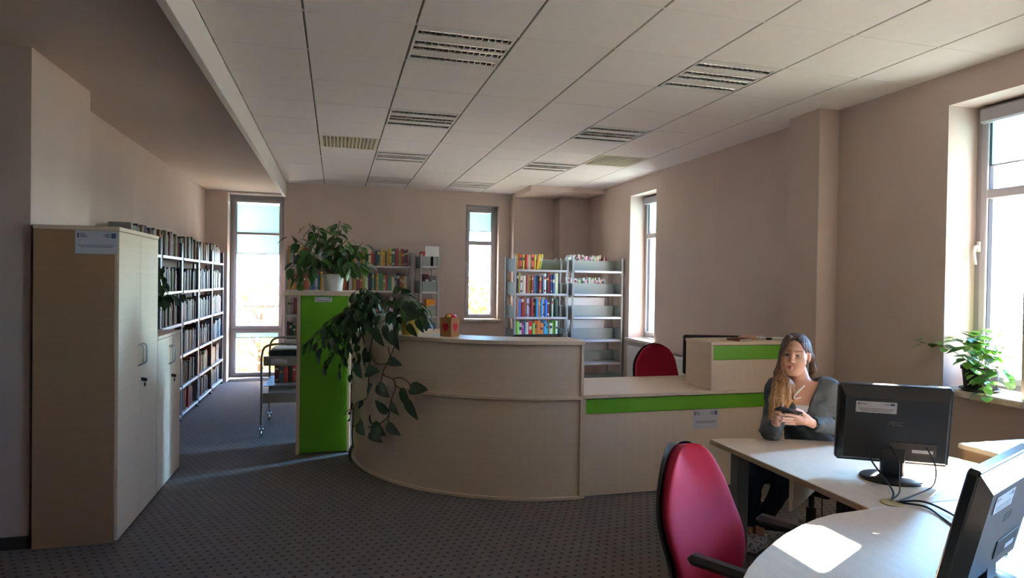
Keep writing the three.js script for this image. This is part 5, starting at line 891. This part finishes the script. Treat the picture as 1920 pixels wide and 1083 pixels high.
// ---------- outside ----------
{
  const g = mesh('ground', new THREE.PlaneGeometry(160, 160, 1, 1).rotateX(-Math.PI / 2).translate(0, -3.6, 0), new THREE.MeshStandardMaterial({ map: dataTex(256, 256, (x, y) => { const k = 1 + 0.2 * tn(x, y, 256, 256, 18) + 0.1 * rnd(-1, 1); return [196, 184, 150].map((q) => q * k); }, true, [20, 20]), roughness: 1 }));
  S(g, 'pale dry grass far below the windows', 'ground');
  const clump = (() => { const gs = []; for (let k = 0; k < 7; k++) { const l = LF.ovate[0].clone(); l.scale(0.2, 0.2, 0.2); l.rotateX(rnd(-1, 1)); l.rotateY(rnd(0, 6.28)); l.translate(rnd(-0.16, 0.16), rnd(-0.12, 0.12), rnd(-0.16, 0.16)); gs.push(clean(l)); } return mergeGeometries(gs); })();
  const bark = new THREE.MeshStandardMaterial({ color: srgb(92, 78, 66), roughness: 1 });
  function tree(label, x, z, top, r, cols) {
    const o = thing('tree', label, 'tree', [x, -3.6, z], 0, 'trees outside the windows'), H = top + 3.6;
    mesh('trunk', [rod([0, 0, 0], [0.1, H * 0.75, 0.05], 0.14, 9, 0.05), ...[0, 1, 2, 3, 4, 5].map((k) => rod([0.05, H * (0.35 + 0.06 * k), 0], [Math.cos(k * 2.1) * r * 0.7, H * (0.55 + 0.06 * k), Math.sin(k * 2.1) * r * 0.7], 0.05, 7, 0.015))], bark, o);
    const n = 520, im = new THREE.InstancedMesh(clump, new THREE.MeshPhysicalMaterial({ color: 0xffffff, roughness: 0.8, transmission: 0.25, thickness: 0, side: THREE.DoubleSide }), n), m = new THREE.Matrix4(), q = new THREE.Quaternion();
    for (let k = 0; k < n; k++) { const u = rnd(-1, 1), a = rnd(0, 6.28), rr = Math.cbrt(rnd(0.25, 1)), s = Math.sqrt(1 - u * u); q.setFromEuler(new THREE.Euler(rnd(0, 6), rnd(0, 6), rnd(0, 6))); const sc = rnd(0.8, 1.6); m.compose(V(s * Math.cos(a) * r * rr, H - r * 1.15 + u * r * 1.2 * rr, s * Math.sin(a) * r * rr), q, V(sc, sc, sc)); im.setMatrixAt(k, m); im.setColorAt(k, srgb(...pick(cols).map((c) => c * rnd(0.85, 1.1)))); }
    im.name = 'foliage'; im.userData.kind = 'stuff'; im.castShadow = im.receiveShadow = true; o.add(im);
  }
  const au = [[224, 184, 104], [216, 158, 96], [206, 186, 120], [180, 158, 108], [230, 200, 140]], gr = [[150, 168, 124], [168, 180, 136], [134, 154, 118]];
  tree('yellow autumn tree seen through the middle of the alcove window', -2.6, -24, 2.0, 2.6, au); tree('orange autumn tree at the right of the alcove window', -0.2, -19, 1.2, 1.6, au); tree('yellow tree low at the left of the alcove window', -6.2, -30, 1.4, 2.4, [...au, ...gr]);
  tree('pale green tree at the right of the narrow back window', 6.9, -27, 1.9, 1.8, gr); tree('orange tree low in the narrow back window', 4.5, -22, 1.5, 1.3, au);
  const rl = thing('guard_rail', 'thin metal guard rail outside the alcove window', 'railing', [-1.6, 0, -11.15]);
  mesh('bar', rod([-0.1, 1.12, 0], [1.0, 1.12, 0], 0.01, 10), M.gasket, rl); mesh('bracket', [rod([-0.1, 1.12, 0], [-0.1, 1.12, 0.05], 0.01, 8), rod([1.0, 1.12, 0], [1.0, 1.12, 0.05], 0.01, 8)], M.gasket, rl);
}
renderer.render(scene, camera);
